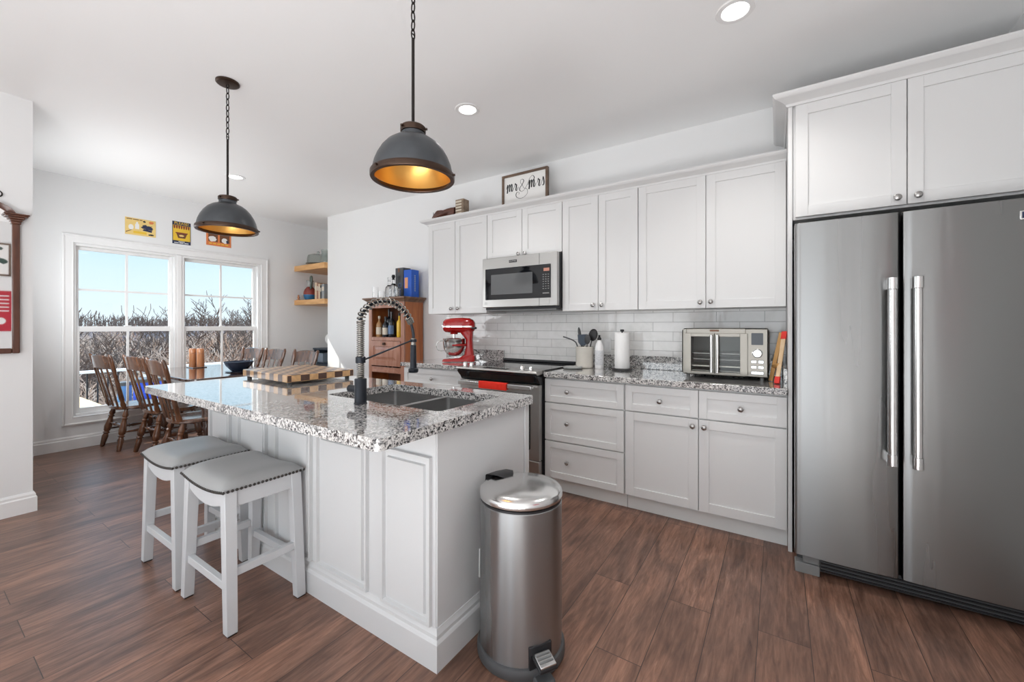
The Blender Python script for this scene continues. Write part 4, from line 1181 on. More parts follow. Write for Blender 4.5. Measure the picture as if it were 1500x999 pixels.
# ------------------------------------------------------------------ pendants
def make_pendant():
    """pendant hanging from the ceiling; origin on the ceiling"""
    r = thing('pendant_lamp', '', 'pendant lamp', local=True)
    z0 = -0.930     # rim
    MB().lathe([(0, 0), (0.064, 0), (0.064, -0.010), (0.060, -0.014), (0.05, -0.016), (0, -0.017)], n=40).build('ceiling_canopy', 'bronze', r)
    loop = [(0.009 * math.cos(2 * math.pi * k / 16), 0, -0.026 + 0.011 * math.sin(2 * math.pi * k / 16)) for k in range(16)]
    MB().tube(loop, 0.0028, 8, closed=True).build('hook', 'chain', r)
    zl = -0.037; k = 0
    while zl > -0.345:      # oval links, alternately turned
        pts = []
        for q in range(20):
            a = 2 * math.pi * q / 20
            x = 0.0085 * math.cos(a); z = zl - 0.016 + 0.0215 * math.sin(a)
            pts.append((x, 0, z) if k % 2 else (0, x, z))
        MB().tube(pts, 0.0028, 8, closed=True).build('chain_link', 'chain', r)
        zl -= 0.0365; k += 1
    zs_ = zl + 0.004
    st_ = MB().cyl((0, 0, zs_), (0, 0, z0 + 0.205), 0.0062, n=16)
    st_.tube([(0, 0.008 * math.cos(2 * math.pi * q / 16), zs_ + 0.008 + 0.010 * math.sin(2 * math.pi * q / 16)) for q in range(16)], 0.0026, 8, closed=True)
    st_.build('stem', 'chain', r)
    sh = [(0.161, z0 + 0.010), (0.159, z0 + 0.026), (0.153, z0 + 0.052), (0.142, z0 + 0.080), (0.126, z0 + 0.108), (0.105, z0 + 0.133), (0.080, z0 + 0.151), (0.056, z0 + 0.161), (0.048, z0 + 0.166), (0.046, z0 + 0.182)]
    ins = [(rr - 0.003, zz - 0.002) for rr, zz in sh]
    MB().ring_sweep([[(rr * math.cos(2 * math.pi * q / 64), rr * math.sin(2 * math.pi * q / 64), zz) for q in range(64)] for rr, zz in sh + [(0.03, z0 + 0.183)]], False).build('shade', 'zinc', r, smooth=50)
    MB().ring_sweep([[(rr * math.cos(2 * math.pi * q / 64), rr * math.sin(2 * math.pi * q / 64), zz) for q in range(64)] for rr, zz in ins + [(0.03, z0 + 0.178)]], False).build('shade_lining', 'gold', r, smooth=50)
    MB().lathe([(0.0, z0 + 0.183), (0.0495, z0 + 0.183), (0.051, z0 + 0.186), (0.051, z0 + 0.203), (0.046, z0 + 0.208), (0.012, z0 + 0.211), (0, z0 + 0.216)], n=40).build('collar', 'bronze', r)
    rim = [(0.158, z0 + 0.006), (0.166, z0 + 0.014), (0.1685, z0 + 0.010), (0.1685, z0 - 0.006), (0.166, z0 - 0.010), (0.152, z0 - 0.010), (0.150, z0 - 0.006), (0.156, z0 + 0.001)]
    MB().ring_sweep([[(rr * math.cos(2 * math.pi * q / 64), rr * math.sin(2 * math.pi * q / 64), zz) for rr, zz in rim] for q in range(64)], False, True).build('rim_ring', 'bronze', r)
    for j in range(3):
        a = math.radians(25 + 120 * j)
        p = Vector((math.cos(a), math.sin(a), 0))
        MB().cyl(p * 0.050 + Vector((0, 0, z0 + 0.194)), p * 0.060 + Vector((0, 0, z0 + 0.194)), 0.0048, n=12).build('thumb_screw', 'bronze', r)
        MB().cyl(p * 0.165 + Vector((0, 0, z0 + 0.002)), p * 0.177 + Vector((0, 0, z0 + 0.002)), 0.0048, n=12).build('thumb_screw', 'bronze', r)
    MB().cyl((0, 0, z0 + 0.176), (0, 0, z0 + 0.132), 0.020, n=20).build('socket', 'bronze', r)
    MB().lathe([(0.012, z0 + 0.134), (0.016, z0 + 0.126), (0.024, z0 + 0.110), (0.026, z0 + 0.098), (0.022, z0 + 0.084), (0.012, z0 + 0.076), (0, z0 + 0.074)], n=24).build('bulb', 'bulb', r)
    return r
pn1 = make_pendant()
pn1.location = (-1.250, 1.178, ZC); pn1['label'] = 'zinc dome pendant lamp with glowing gold lining, hanging nearest above the sink'; pn1['group'] = 'pendant lamps over the island'
dup(pn1, (-2.905, 1.178, ZC), 0.5, 'zinc dome pendant lamp hanging farther away, in front of the window wall', 'pendant lamps over the island')

# ------------------------------------------------------------------ recessed ceiling lights
def make_downlight():
    r = thing('ceiling_light', '', 'ceiling light', local=True)
    MB().lathe([(0.058, -0.002), (0.062, -0.006), (0.084, -0.005), (0.087, -0.001), (0.087, 0.0), (0.058, 0.0)], n=48).build('trim_ring', 'trim', r)
    MB().lathe([(0.0, -0.0012), (0.060, -0.0012), (0.060, -0.0032), (0.0, -0.0038)], n=40).build('lens', 'lit', r)
    return r
dl = make_downlight()
DL = [(-0.176, 2.262, 'round recessed ceiling light nearest the refrigerator'), (-1.846, 2.255, 'round recessed ceiling light between the sink pendant lamp and wall cabinets'), (-4.68, 1.97, 'round recessed ceiling light behind the farther pendant lamp, over the dining table')]
dl.location = (*DL[0][:2], ZC); dl['label'] = DL[0][2]; dl['group'] = 'recessed ceiling lights'
for x, y, lb in DL[1:]:
    dup(dl, (x, y, ZC), 0.0, lb, 'recessed ceiling lights')
for x, y, lb in DL:
    add_light('downlight_lamp', 'SPOT', (x, y, ZC - 0.012), (x, y, 0), 40, (1.0, 0.97, 0.935), shadow_soft_size=0.055, spot_size=math.radians(125), spot_blend=0.7)

# ------------------------------------------------------------------ cutting board on the island
cbc = Vector((-2.695, 1.512, 0.9145))
cut = thing('cutting_board', 'thick checkered end-grain cutting board in maple and walnut on the island countertop', 'cutting board', cbc, math.radians(-2.5), local=True)
bl, bw_ = 0.30, 0.2175
MB().box(-bl, bl, -bw_, bw_, 0.016, 0.060).build('board', 'checker', cut, bevel=0.004)
for sx in (-1, 1):
    for sy in (-1, 1):
        MB().cyl((sx * (bl - 0.03), sy * (bw_ - 0.03), 0), (sx * (bl - 0.03), sy * (bw_ - 0.03), 0.016), 0.014, n=16).build('foot', 'dark_grey', cut)

# ------------------------------------------------------------------ stand mixer (head points to -X)
mx = thing('stand_mixer', 'glossy red stand mixer with steel bowl on the short granite countertop', 'stand mixer', (-2.625, 3.10, 0.9145), math.radians(30), local=True)
base = []
for x, w_, h in ((-0.165, 0.088, 0.018), (-0.158, 0.098, 0.026), (-0.08, 0.105, 0.030), (0.03, 0.100, 0.038), (0.075, 0.088, 0.060), (0.125, 0.080, 0.070), (0.145, 0.066, 0.060)):
    base.append([(x, -w_, 0.004), (x, -w_, h * 0.6), (x, -w_ * 0.86, h), (x, 0, h * 1.04), (x, w_ * 0.86, h), (x, w_, h * 0.6), (x, w_, 0.004)])
MB().ring_sweep(base).build('base', 'red', mx, bevel=0.003, smooth=50)
col = []
for z, x0, x1, w_ in ((0.03, -0.02, 0.140, 0.072), (0.07, 0.040, 0.135, 0.058), (0.14, 0.055, 0.125, 0.050), (0.22, 0.052, 0.120, 0.048), (0.285, 0.000, 0.125, 0.052), (0.30, -0.02, 0.125, 0.052)):
    col.append([(x, y, z) for x, y in round_rect(x0, x1, -w_, w_, 0.03, 4)])
MB().ring_sweep(col).build('column', 'red', mx, smooth=60)
hd2 = []
for x, ry, rz, zc in ((-0.172, 0.030, 0.026, 0.352), (-0.165, 0.052, 0.050, 0.352), (-0.145, 0.064, 0.066, 0.353), (-0.08, 0.070, 0.074, 0.356), (0.02, 0.071, 0.076, 0.357), (0.09, 0.068, 0.073, 0.355), (0.125, 0.058, 0.060, 0.352), (0.142, 0.036, 0.036, 0.350)):
    hd2.append([(x, ry * math.copysign(abs(math.cos(a)) ** 0.75, math.cos(a)), zc + rz * math.copysign(abs(math.sin(a)) ** 0.75, math.sin(a))) for a in [2 * math.pi * k / 28 for k in range(28)]])
MB().ring_sweep(hd2).build('motor_head', 'red', mx, smooth=60)
bnd = []
for x, ry, zc in ((-0.166, 0.0545, 0.3445), (-0.145, 0.0665, 0.3445), (-0.08, 0.0725, 0.3445), (0.02, 0.0735, 0.3445), (0.09, 0.0705, 0.3445), (0.126, 0.0590, 0.3445)):
    bnd.append([(x, -ry, zc - 0.007), (x, ry, zc - 0.007), (x, ry, zc + 0.007), (x, -ry, zc + 0.007)])
MB().ring_sweep(bnd).build('trim_band', 'chrome', mx, smooth=40)
MB().cyl((-0.183, 0, 0.352), (-0.168, 0, 0.352), 0.024, n=24).build('hub_cap', 'chrome', mx, bevel=0.002)
MB().cyl((0.115, -0.055, 0.330), (0.165, -0.085, 0.330), 0.007, 0.011, 16).build('speed_lever', 'black', mx)
MB().cyl((-0.065, 0, 0.27), (-0.065, 0, 0.30), 0.036, 0.04, 28).build('beater_hub', 'red', mx)
MB().cyl((-0.065, 0, 0.215), (-0.065, 0, 0.272), 0.012, n=16).build('beater_shaft', 'chrome', mx)
bp_ = [(0.0, 0.060), (0.045, 0.060), (0.066, 0.072), (0.090, 0.100), (0.104, 0.140), (0.109, 0.185), (0.110, 0.222), (0.114, 0.226), (0.110, 0.228), (0.106, 0.222), (0.104, 0.180), (0.098, 0.135), (0.08, 0.092), (0.05, 0.066), (0, 0.065)]
MB().lathe(bp_, (-0.065, 0, 0), 48).build('bowl', 'steel_bright', mx, smooth=50)
hp = smooth_path([(-0.165, -0.045, 0.205), (-0.205, -0.07, 0.200), (-0.222, -0.078, 0.160), (-0.205, -0.07, 0.115), (-0.155, -0.048, 0.11)], 6)
MB().tube(hp, 0.005, 8).build('bowl_handle', 'chrome', mx)
ar = MB()
for sy in (-1, 1):
    ar.tube([(0.06, sy * 0.05, 0.165), (0.02, sy * 0.105, 0.165), (-0.06, sy * 0.113, 0.165)], [0.012, 0.010, 0.008], 10)
ar.build('bowl_arms', 'red', mx)
cd = smooth_path([(0.128, 0.02, 0.12), (0.175, 0.03, 0.085), (0.190, 0.05, 0.03), (0.165, 0.10, 0.006), (0.10, 0.16, 0.005)], 8)
MB().tube(cd, 0.0032, 8).build('power_cord', 'black', mx)

# ------------------------------------------------------------------ things on the long worktop
ZW = 0.9145
cr_ = thing('utensil_crock', 'cream stoneware crock holding kitchen utensils, right of the range', 'crock', (-1.366, 3.215, ZW))
MB().lathe([(0, ZW), (0.066, ZW), (0.072, ZW + 0.006), (0.073, ZW + 0.020), (0.073, ZW + 0.168), (0.076, ZW + 0.174), (0.073, ZW + 0.178), (0.066, ZW + 0.174), (0.065, ZW + 0.012), (0, ZW + 0.010)], (-1.366, 3.215, 0), 48).build('pot', 'ceramic', cr_)
def utensil(name, label, p0, p1, head, mat='black', cat='utensil'):
    r = thing(name, label, cat, p0)
    MB().tube([p0, Vector(p0).lerp(Vector(p1), 0.5), p1], [0.005, 0.0055, 0.0045], 10).build('handle', mat, r)
    d = (Vector(p1) - Vector(p0)).normalized()
    head(r, Vector(p1), d)
    return r
def spoon_head(mat, w=0.030, l=0.045):
    def f(r, p, d):
        side = Vector((1, 0, 0)); side = (side - d * side.dot(d)).normalized(); nn = d.cross(side)
        c = p + d * l * 0.85; rings = []
        for i in range(9):
            a = -math.pi / 2 + math.pi * i / 8
            q = max(math.cos(a), 0.02)
            rings.append([c + d * (l * math.sin(a)) + side * (w * q * math.cos(b)) + nn * (0.010 * q * math.sin(b)) for b in [2 * math.pi * k / 14 for k in range(14)]])
        MB().ring_sweep(rings).build('spoon_bowl', mat, r, smooth=60)
    return f
def turner_head(mat):
    def f(r, p, d):
        side = Vector((1, 0, 0)); side = (side - d * side.dot(d)).normalized(); nn = d.cross(side)
        pts = [(-0.02, 0), (0.02, 0), (0.042, 0.03), (0.044, 0.095), (-0.044, 0.095), (-0.042, 0.03)]
        vs = [p + side * a + d * b + nn * t for t in (-0.002, 0.002) for a, b in pts]
        n = len(pts)
        MB().add(vs, [tuple(range(n - 1, -1, -1)), tuple(range(n, 2 * n))] + [(k, (k + 1) % n, n + (k + 1) % n, n + k) for k in range(n)]).build('blade', mat, r, bevel=0.001)
    return f
cx0, cy0 = -1.366, 3.215
utensil('ladle', 'black ladle with rounded bowl, rightmost in the crock', (cx0 + 0.012, cy0, ZW + 0.02), (cx0 + 0.062, cy0 + 0.008, ZW + 0.232), spoon_head('black', 0.040, 0.052))
utensil('slotted_turner', 'wide dark blue-grey turner in the middle of the crock', (cx0, cy0 - 0.012, ZW + 0.02), (cx0 - 0.006, cy0 - 0.018, ZW + 0.185), turner_head('slate'))
utensil('serving_spoon', 'black serving spoon standing between turner and ladle in the crock', (cx0 + 0.006, cy0 + 0.014, ZW + 0.02), (cx0 + 0.036, cy0 - 0.030, ZW + 0.205), spoon_head('dark_grey', 0.026, 0.042))
utensil('spatula', 'slim grey spatula standing upright at the back left of the crock', (cx0 - 0.010, cy0 + 0.012, ZW + 0.02), (cx0 - 0.044, cy0 + 0.012, ZW + 0.245), spoon_head('dark_grey', 0.014, 0.052))
tg = thing('pasta_spoon', 'black bent handle leaning out to the left of the crock', 'utensil', (cx0 - 0.02, cy0 - 0.008, ZW + 0.02))
MB().tube(smooth_path([(cx0 - 0.012, cy0 - 0.010, ZW + 0.02), (cx0 - 0.060, cy0 - 0.012, ZW + 0.180), (cx0 - 0.095, cy0 - 0.014, ZW + 0.226), (cx0 - 0.190, cy0 - 0.016, ZW + 0.258)], 8), 0.0055, 10).build('handle', 'dark_grey', tg)
sr = MB().lathe([(0, ZW), (0.055, ZW), (0.075, ZW + 0.006), (0.079, ZW + 0.016), (0.077, ZW + 0.018), (0.055, ZW + 0.010), (0, ZW + 0.008)], (-1.413, 3.080, 0), 40)
tag(sr.build('spoon_rest', 'grey_glaze'), 'small round grey dish on the granite in front of the utensil crock', 'dish')
bt = thing('soap_bottle', 'white squeeze bottle with black cap between crock and paper towels', 'bottle', (-1.232, 3.205, ZW))
MB().lathe([(0, ZW), (0.034, ZW), (0.036, ZW + 0.006), (0.036, ZW + 0.165), (0.030, ZW + 0.195), (0.018, ZW + 0.220), (0.014, ZW + 0.236), (0, ZW + 0.236)], (-1.232, 3.205, 0), 36).build('body', 'white_plastic', bt, smooth=50)
MB().lathe([(0.016, ZW + 0.234), (0.016, ZW + 0.252), (0.009, ZW + 0.258), (0.008, ZW + 0.276), (0, ZW + 0.276)], (-1.232, 3.205, 0), 24).build('cap', 'black', bt)
lbm = MB(); rings = []
for z in (ZW + 0.03, ZW + 0.15):
    rings.append([(-1.232 + 0.0366 * math.cos(a), 3.205 + 0.0366 * math.sin(a), z) for a in [math.radians(190 + 160 * k / 16) for k in range(17)]])
vs = [p for r_ in rings for p in r_]
MB().add(vs, [(k, k + 1, 17 + k + 1, 17 + k) for k in range(16)]).build('label', P('pale grey label', (0.62, 0.63, 0.65), 0.5, noise=0.5, nscale=60, stretch=(1, 1, 4)), bt)
pt = thing('paper_towel_holder', 'paper towel roll standing on a black holder on the granite countertop', 'paper towel', (-1.035, 3.185, ZW))
MB().lathe([(0, ZW), (0.078, ZW), (0.082, ZW + 0.005), (0.078, ZW + 0.012), (0.02, ZW + 0.016), (0, ZW + 0.016)], (-1.035, 3.185, 0), 40).build('holder_base', 'black', pt)
MB().cyl((-1.035, 3.185, ZW + 0.01), (-1.035, 3.185, ZW + 0.318), 0.006, n=14).build('post', 'black', pt)
MB().lathe([(0.010, ZW + 0.304), (0.015, ZW + 0.308), (0.015, ZW + 0.322), (0, ZW + 0.324)], (-1.035, 3.185, 0), 20).build('finial', 'black', pt)
MB().lathe([(0.02, ZW + 0.016), (0.0565, ZW + 0.016), (0.0585, ZW + 0.020), (0.0585, ZW + 0.292), (0.0565, ZW + 0.296), (0.02, ZW + 0.296)], (-1.035, 3.185, 0), 48).build('paper_roll', 'paper', pt)
# wall outlets on the tile
ol = thing('wall_outlet', 'white outlet plate on the tiles behind the soap bottle', 'outlet', (-1.255, YK - 0.0125, 1.095))
MB().box(-1.315, -1.195, YK - 0.018, YK - 0.0122, 1.035, 1.155).build('cover_plate', 'white_plastic', ol, bevel=0.002)
MB().box(-1.300, -1.262, YK - 0.0205, YK - 0.018, 1.060, 1.130).box(-1.248, -1.210, YK - 0.0205, YK - 0.018, 1.060, 1.130).build('sockets', 'white_plastic', ol, bevel=0.001)

# ------------------------------------------------------------------ toaster oven with french doors
to = thing('toaster_oven', 'stainless toaster oven with french doors and a dial panel on the countertop', 'toaster oven', (-0.305, 3.17, ZW), math.radians(0))
TXa, TXb, TY, TZ0, TZ1 = -0.556, -0.050, 3.005, ZW + 0.022, ZW + 0.335
case = MB()
oz0, oz1, ox0, ox1 = TZ0 + 0.018, TZ1 - 0.040, TXa + 0.030, TXb - 0.125
outer = round_rect(TXa, TXb, TZ0, TZ1, 0.022, 5)
nO = len(outer)
front = [(x, TY, z) for x, z in outer]; back = [(x, TY + 0.33, z) for x, z in outer]
case.ring_sweep([[(x * 0 + (x), y, z) for x, y, z in back], front], False)
case.f.append(tuple(range(nO)))      # back closed
csh = case.build('case', 'toaster', to, smooth=40)
fp_ = MB()
fp_.box(TXa + 0.006, ox0, TY - 0.004, TY + 0.02, TZ0 + 0.006, TZ1 - 0.006).box(ox0, ox1, TY - 0.004, TY + 0.02, oz1, TZ1 - 0.004).box(ox0, ox1, TY - 0.004, TY + 0.02, TZ0 + 0.004, oz0).box(ox1, TXb - 0.006, TY - 0.004, TY + 0.02, TZ0 + 0.006, TZ1 - 0.006)
fpo = fp_.build('front_panel', 'toaster', to, bevel=0.002)
cav = MB()
cav.box(ox0 - 0.004, ox0, TY + 0.012, TY + 0.28, oz0, oz1).box(ox1, ox1 + 0.004, TY + 0.012, TY + 0.28, oz0, oz1).box(ox0, ox1, TY + 0.28, TY + 0.284, oz0, oz1).box(ox0, ox1, TY + 0.012, TY + 0.28, oz0 - 0.004, oz0).box(ox0, ox1, TY + 0.012, TY + 0.28, oz1, oz1 + 0.004)
cav.build('oven_cavity', 'oven_inside', to, smooth=0)
rk = MB()
for zr in (oz0 + 0.085, oz0 + 0.125):
    rk.cyl((ox0, TY + 0.03, zr), (ox1, TY + 0.03, zr), 0.0022, n=8).cyl((ox0, TY + 0.26, zr), (ox1, TY + 0.26, zr), 0.0022, n=8)
    for k in range(13):
        xx = ox0 + 0.02 + (ox1 - ox0 - 0.04) * k / 12
        rk.cyl((xx, TY + 0.03, zr), (xx, TY + 0.26, zr), 0.0014, n=6)
rk.build('racks', 'chrome', to)
MB().box(ox0 + 0.01, ox1 - 0.01, TY + 0.03, TY + 0.26, oz0 + 0.035, oz0 + 0.045).box(ox0 + 0.006, ox1 - 0.006, TY + 0.025, TY + 0.265, oz0 + 0.006, oz0 + 0.012).build('pan', 'toaster', to, bevel=0.001)
xm2 = (ox0 + ox1) / 2 - 0.002
for x0, x1, hx_, side in ((ox0 - 0.012, xm2 - 0.002, xm2 - 0.016, -1), (xm2 + 0.002, ox1 + 0.012, xm2 + 0.020, 1)):
    dmb_ = MB()
    fw, iw = 0.042, 0.014
    xa_, xb_ = (x0, x0 + fw) if side < 0 else (x1 - fw, x1)
    dmb_.box(xa_, xb_, TY - 0.018, TY - 0.005, oz0 - 0.006, oz1 + 0.006)
    xi, xj = (x1 - iw, x1) if side < 0 else (x0, x0 + iw)
    dmb_.box(xi, xj, TY - 0.018, TY - 0.005, oz0 - 0.006, oz1 + 0.006)
    a_, b_ = min(xb_, xi, xj, xa_), 0
    l_, r_ = (xb_, xi) if side < 0 else (xj, xa_)
    dmb_.box(l_, r_, TY - 0.018, TY - 0.005, oz1 - 0.016, oz1 + 0.006).box(l_, r_, TY - 0.018, TY - 0.005, oz0 - 0.006, oz0 + 0.006)
    d_o = dmb_.build('door', 'toaster', to, bevel=0.0015)
    MB().box(l_ - 0.002, r_ + 0.002, TY - 0.013, TY - 0.0105, oz0 + 0.004, oz1 - 0.014).build('glass', 'pane', d_o, smooth=0)
    hbm = MB().cyl((hx_, TY - 0.042, oz0 + 0.004), (hx_, TY - 0.042, oz1 - 0.004), 0.0095, n=20)
    for zz in (oz0 + 0.02, oz1 - 0.02):
        hbm.cyl((hx_, TY - 0.040, zz), (hx_, TY - 0.016, zz), 0.006, n=12)
    hbm.build('handle', 'steel_bright', d_o)
pcx = TXb - 0.060
MB().prism(round_rect(TXb - 0.093, TXb - 0.029, TZ1 - 0.105, TZ1 - 0.030, 0.003, 3), 'y', TY - 0.0062, TY - 0.003).build('display', 'display', to)
dk = MB(); rings = []
for r_, h in ((0.029, 0.0), (0.029, 0.003), (0.0255, 0.005), (0.0245, 0.020), (0.022, 0.023), (0.0, 0.023)):
    rings.append([(pcx + max(r_, 1e-5) * math.cos(2 * math.pi * k / 32), TY - 0.004 - h, TZ1 - 0.158 + max(r_, 1e-5) * math.sin(2 * math.pi * k / 32)) for k in range(32)])
dk.ring_sweep(rings).build('dial', 'steel_bright', to)
for (dx, dz, wd) in ((-0.019, -0.212, 0.014), (0.019, -0.212, 0.014), (-0.019, -0.246, 0.014), (0.019, -0.246, 0.014), (0.0, -0.282, 0.033)):
    bo_ = MB().prism(round_rect(pcx + dx - wd - 0.002, pcx + dx + wd + 0.002, TZ1 + dz - 0.0105, TZ1 + dz + 0.0105, 0.003, 3), 'y', TY - 0.0052, TY - 0.003).build('button_well', 'dark_grey', to)
    MB().prism(round_rect(pcx + dx - wd, pcx + dx + wd, TZ1 + dz - 0.008, TZ1 + dz + 0.008, 0.003, 3), 'y', TY - 0.0085, TY - 0.004).build('button', 'steel_bright', bo_)
bdg = MB().box(xm2 - 0.030, xm2 + 0.026, TY - 0.0055, TY - 0.003, TZ1 - 0.022, TZ1 - 0.010).build('badge', 'brown', to)
for x in (TXa + 0.035, TXb - 0.035):
    for y in (TY + 0.03, TY + 0.29):
        MB().cyl((x, y, ZW), (x, y, TZ0 + 0.006), 0.011, n=14).build('foot', 'mid_grey', to)

# wooden tongs with red tips, propped against the tall panel
tn = thing('tongs', 'wooden tongs with red silicone tips leaning between toaster oven and tall panel', 'tongs', (-0.01, 3.0, ZW))
def slat(mb, a, b, w=0.012, t=0.0045):
    a = Vector(a); b = Vector(b); d = (b - a).normalized(); s = Vector((0.92, -0.38, 0)); s = (s - d * s.dot(d)).normalized(); n = d.cross(s)
    c = [s * w + n * t, -s * w + n * t, -s * w - n * t, s * w - n * t]
    return mb.hexa([a + q for q in c], [b + q for q in c])
A0, A1 = Vector((-0.040, 3.055, ZW + 0.003)), Vector((0.017, 3.100, ZW + 0.308))
B0, B1 = Vector((-0.007, 2.935, ZW + 0.003)), Vector((0.033, 3.090, ZW + 0.314))
slat(MB(), A0, A1).build('arm', 'honey_wood', tn, bevel=0.0015)
slat(MB(), B0.lerp(B1, 0.115), B0.lerp(B1, 0.86)).build('arm', 'pale_wood', tn, bevel=0.0015)
slat(MB(), B0, B0.lerp(B1, 0.125), 0.0145, 0.007).build('tip', 'red_tip', tn, bevel=0.002)
slat(MB(), B0.lerp(B1, 0.85), B1, 0.0145, 0.007).build('tip', 'red_tip', tn, bevel=0.002)
MB().cyl(A0.lerp(A1, 0.30) + Vector((0, 0.01, 0)), B0.lerp(B1, 0.34), 0.014, n=14).build('hinge', 'honey_wood', tn)

# ------------------------------------------------------------------ things on top of the wall cabinets
ZTOP = ZU1
sg = thing('framed_sign', 'brown framed white sign with black script lettering, on top of the wall cabinets', 'sign', (-1.97, 3.24, ZTOP), local=True)
SWd, SHt = 0.246, 0.382
fm = MB()
fm.box(-SWd, -SWd + 0.020, -0.018, 0.018, 0, SHt).box(SWd - 0.020, SWd, -0.018, 0.018, 0, SHt).box(-SWd + 0.020, SWd - 0.020, -0.018, 0.018, SHt - 0.020, SHt).box(-SWd + 0.020, SWd - 0.020, -0.018, 0.018, 0, 0.020)
fm.build('frame', 'brown_frame', sg, bevel=0.001)
MB().box(-SWd + 0.018, SWd - 0.018, -0.004, 0.010, 0.018, SHt - 0.018).build('board', 'cream', sg)
ink = MB()
def stroke(pts, w=0.0052, ox=0.0, oz=0.0, k=1.0):
    p3 = smooth_path([(ox + x * k, -0.0055, oz + z * k) for x, z in pts], 6)
    n = len(p3)
    rs = []
    for i in range(n):
        a = p3[max(i - 1, 0)]; b = p3[min(i + 1, n - 1)]
        d = (b - a).normalized()
        rs.append(w * (0.45 + 0.75 * max(0.0, -d.z) ** 1.5) * (0.55 if i in (0, n - 1) else 1.0))
    ink.tube(p3, rs, 6, up=(0, 1, 0), flat=0.3)
def letter_m(ox, oz, k):
    stroke([(-0.10, 0.30), (-0.04, 0.52), (0.03, 0.72), (0.05, 0.50), (0.02, 0.10), (-0.02, -0.10)], 0.0060, ox, oz, k)
    stroke([(0.02, 0.10), (0.12, 0.45), (0.24, 0.72), (0.29, 0.55), (0.25, 0.02)], 0.0060, ox, oz, k)
    stroke([(0.25, 0.10), (0.36, 0.48), (0.48, 0.72), (0.53, 0.55), (0.50, 0.12), (0.56, 0.02), (0.68, 0.18), (0.74, 0.36)], 0.0058, ox, oz, k)
def letter_r(ox, oz, k):
    stroke([(0.0, 0.36), (0.06, 0.60), (0.09, 0.76), (0.13, 0.62), (0.24, 0.62), (0.22, 0.38), (0.18, 0.10), (0.26, 0.00), (0.38, 0.14), (0.46, 0.34)], 0.0056, ox, oz, k)
def letter_s(ox, oz, k):
    stroke([(0.0, 0.34), (0.09, 0.60), (0.13, 0.78), (0.20, 0.52), (0.23, 0.22), (0.15, 0.00), (0.02, 0.06)], 0.0056, ox, oz, k)
K = 0.098; zb = 0.222
letter_m(-0.190, zb, K); letter_r(-0.110, zb, K * 0.95)
# ampersand with its two long curls
stroke([(-0.008, 0.232), (0.028, 0.2164), (0.030, 0.177), (-0.004, 0.150), (-0.045, 0.1436), (-0.085, 0.160), (-0.093, 0.188), (-0.078, 0.2075), (-0.056, 0.198), (-0.063, 0.183)][::-1], 0.0034)
stroke([(-0.008, 0.232), (-0.022, 0.262), (-0.043, 0.288), (-0.040, 0.312), (-0.022, 0.318), (-0.008, 0.300), (-0.026, 0.268), (-0.052, 0.2386), (-0.047, 0.2137), (-0.019, 0.2066), (0.009, 0.2288), (0.037, 0.273), (0.060, 0.316), (0.087, 0.3317), (0.105, 0.308), (0.087, 0.2847), (0.056, 0.292), (0.052, 0.308)], 0.0034)
letter_m(0.050, zb, K); letter_r(0.137, zb, K * 0.95); letter_s(0.183, zb, K)
ink.build('lettering', 'ink', sg, smooth=60)

wb_ = thing('carved_block', 'small carved wooden block standing on top of the wall cabinets', 'block', (-2.685, 3.20, ZTOP))
MB().box(-2.745, -2.640, 3.16, 3.25, ZTOP, ZTOP + 0.232).build('block', 'weathered', wb_, bevel=0.003)
bl_ = MB()
for k in range(7):
    bl_.box(-2.740, -2.664, 3.157, 3.160, ZTOP + 0.026 + k * 0.029, ZTOP + 0.042 + k * 0.029)
bl_.build('carved_bands', 'label', wb_, bevel=0.001)
dw = thing('carved_ornament', 'long dark carved wooden ornament lying on top of the wall cabinets', 'ornament', (-2.93, 3.20, ZTOP))
rings = []
for k in range(27):
    t = k / 26; x = -3.10 + 0.335 * t
    rr = 0.012 + 0.044 * min(1, t * 4.5) ; tw_ = t * 7.0
    zc_ = ZTOP + 0.098 + 0.012 * math.sin(t * 3)
    rings.append([(x, 3.20 + rr * (1 + 0.28 * math.cos(3 * a + tw_)) * math.cos(a), zc_ + rr * (1 + 0.28 * math.cos(3 * a + tw_)) * math.sin(a)) for a in [2 * math.pi * q / 30 for q in range(30)]])
MB().ring_sweep(rings).build('body', 'driftwood', dw, smooth=50)
MB().cyl((-3.085, 3.20, ZTOP), (-3.087, 3.20, ZTOP + 0.165), 0.0026, n=8).build('pin', 'chain', dw)
MB().box(-2.99, -2.97, 3.165, 3.235, ZTOP, ZTOP + 0.058).box(-2.82, -2.80, 3.165, 3.235, ZTOP, ZTOP + 0.058).build('rest', 'driftwood', dw, bevel=0.002)

# ------------------------------------------------------------------ hutch in the corner
HX0, HX1, HY0, HY1, HZ = -4.020, -3.425, 3.095, YK - 0.02, 1.545
hu = thing('hutch', 'reddish wooden hutch with open bottle compartment, standing against the kitchen wall', 'hutch', ((HX0 + HX1) / 2, (HY0 + HY1) / 2, 0))
MB().box(HX1 - 0.02, HX1, HY0 + 0.02, HY1, 0.0, HZ).build('side_panel', 'hutch', hu, bevel=0.0015)
MB().box(HX0, HX0 + 0.02, HY0 + 0.02, HY1, 0.0, HZ).build('side_panel', 'hutch', hu, bevel=0.0015)
MB().box(HX0 + 0.02, HX1 - 0.02, HY1 - 0.012, HY1, 0.06, HZ).build('back_panel', 'hutch_in', hu)
for z in (0.10, 0.728, 1.118, HZ - 0.02):
    MB().box(HX0 + 0.02, HX1 - 0.02, HY0 + 0.022, HY1 - 0.012, z, z + 0.02).build('inner_shelf', 'hutch_in', hu)
ff = MB()
ff.box(HX0, HX0 + 0.052, HY0, HY0 + 0.02, 0, HZ).box(HX1 - 0.052, HX1, HY0, HY0 + 0.02, 0, HZ)
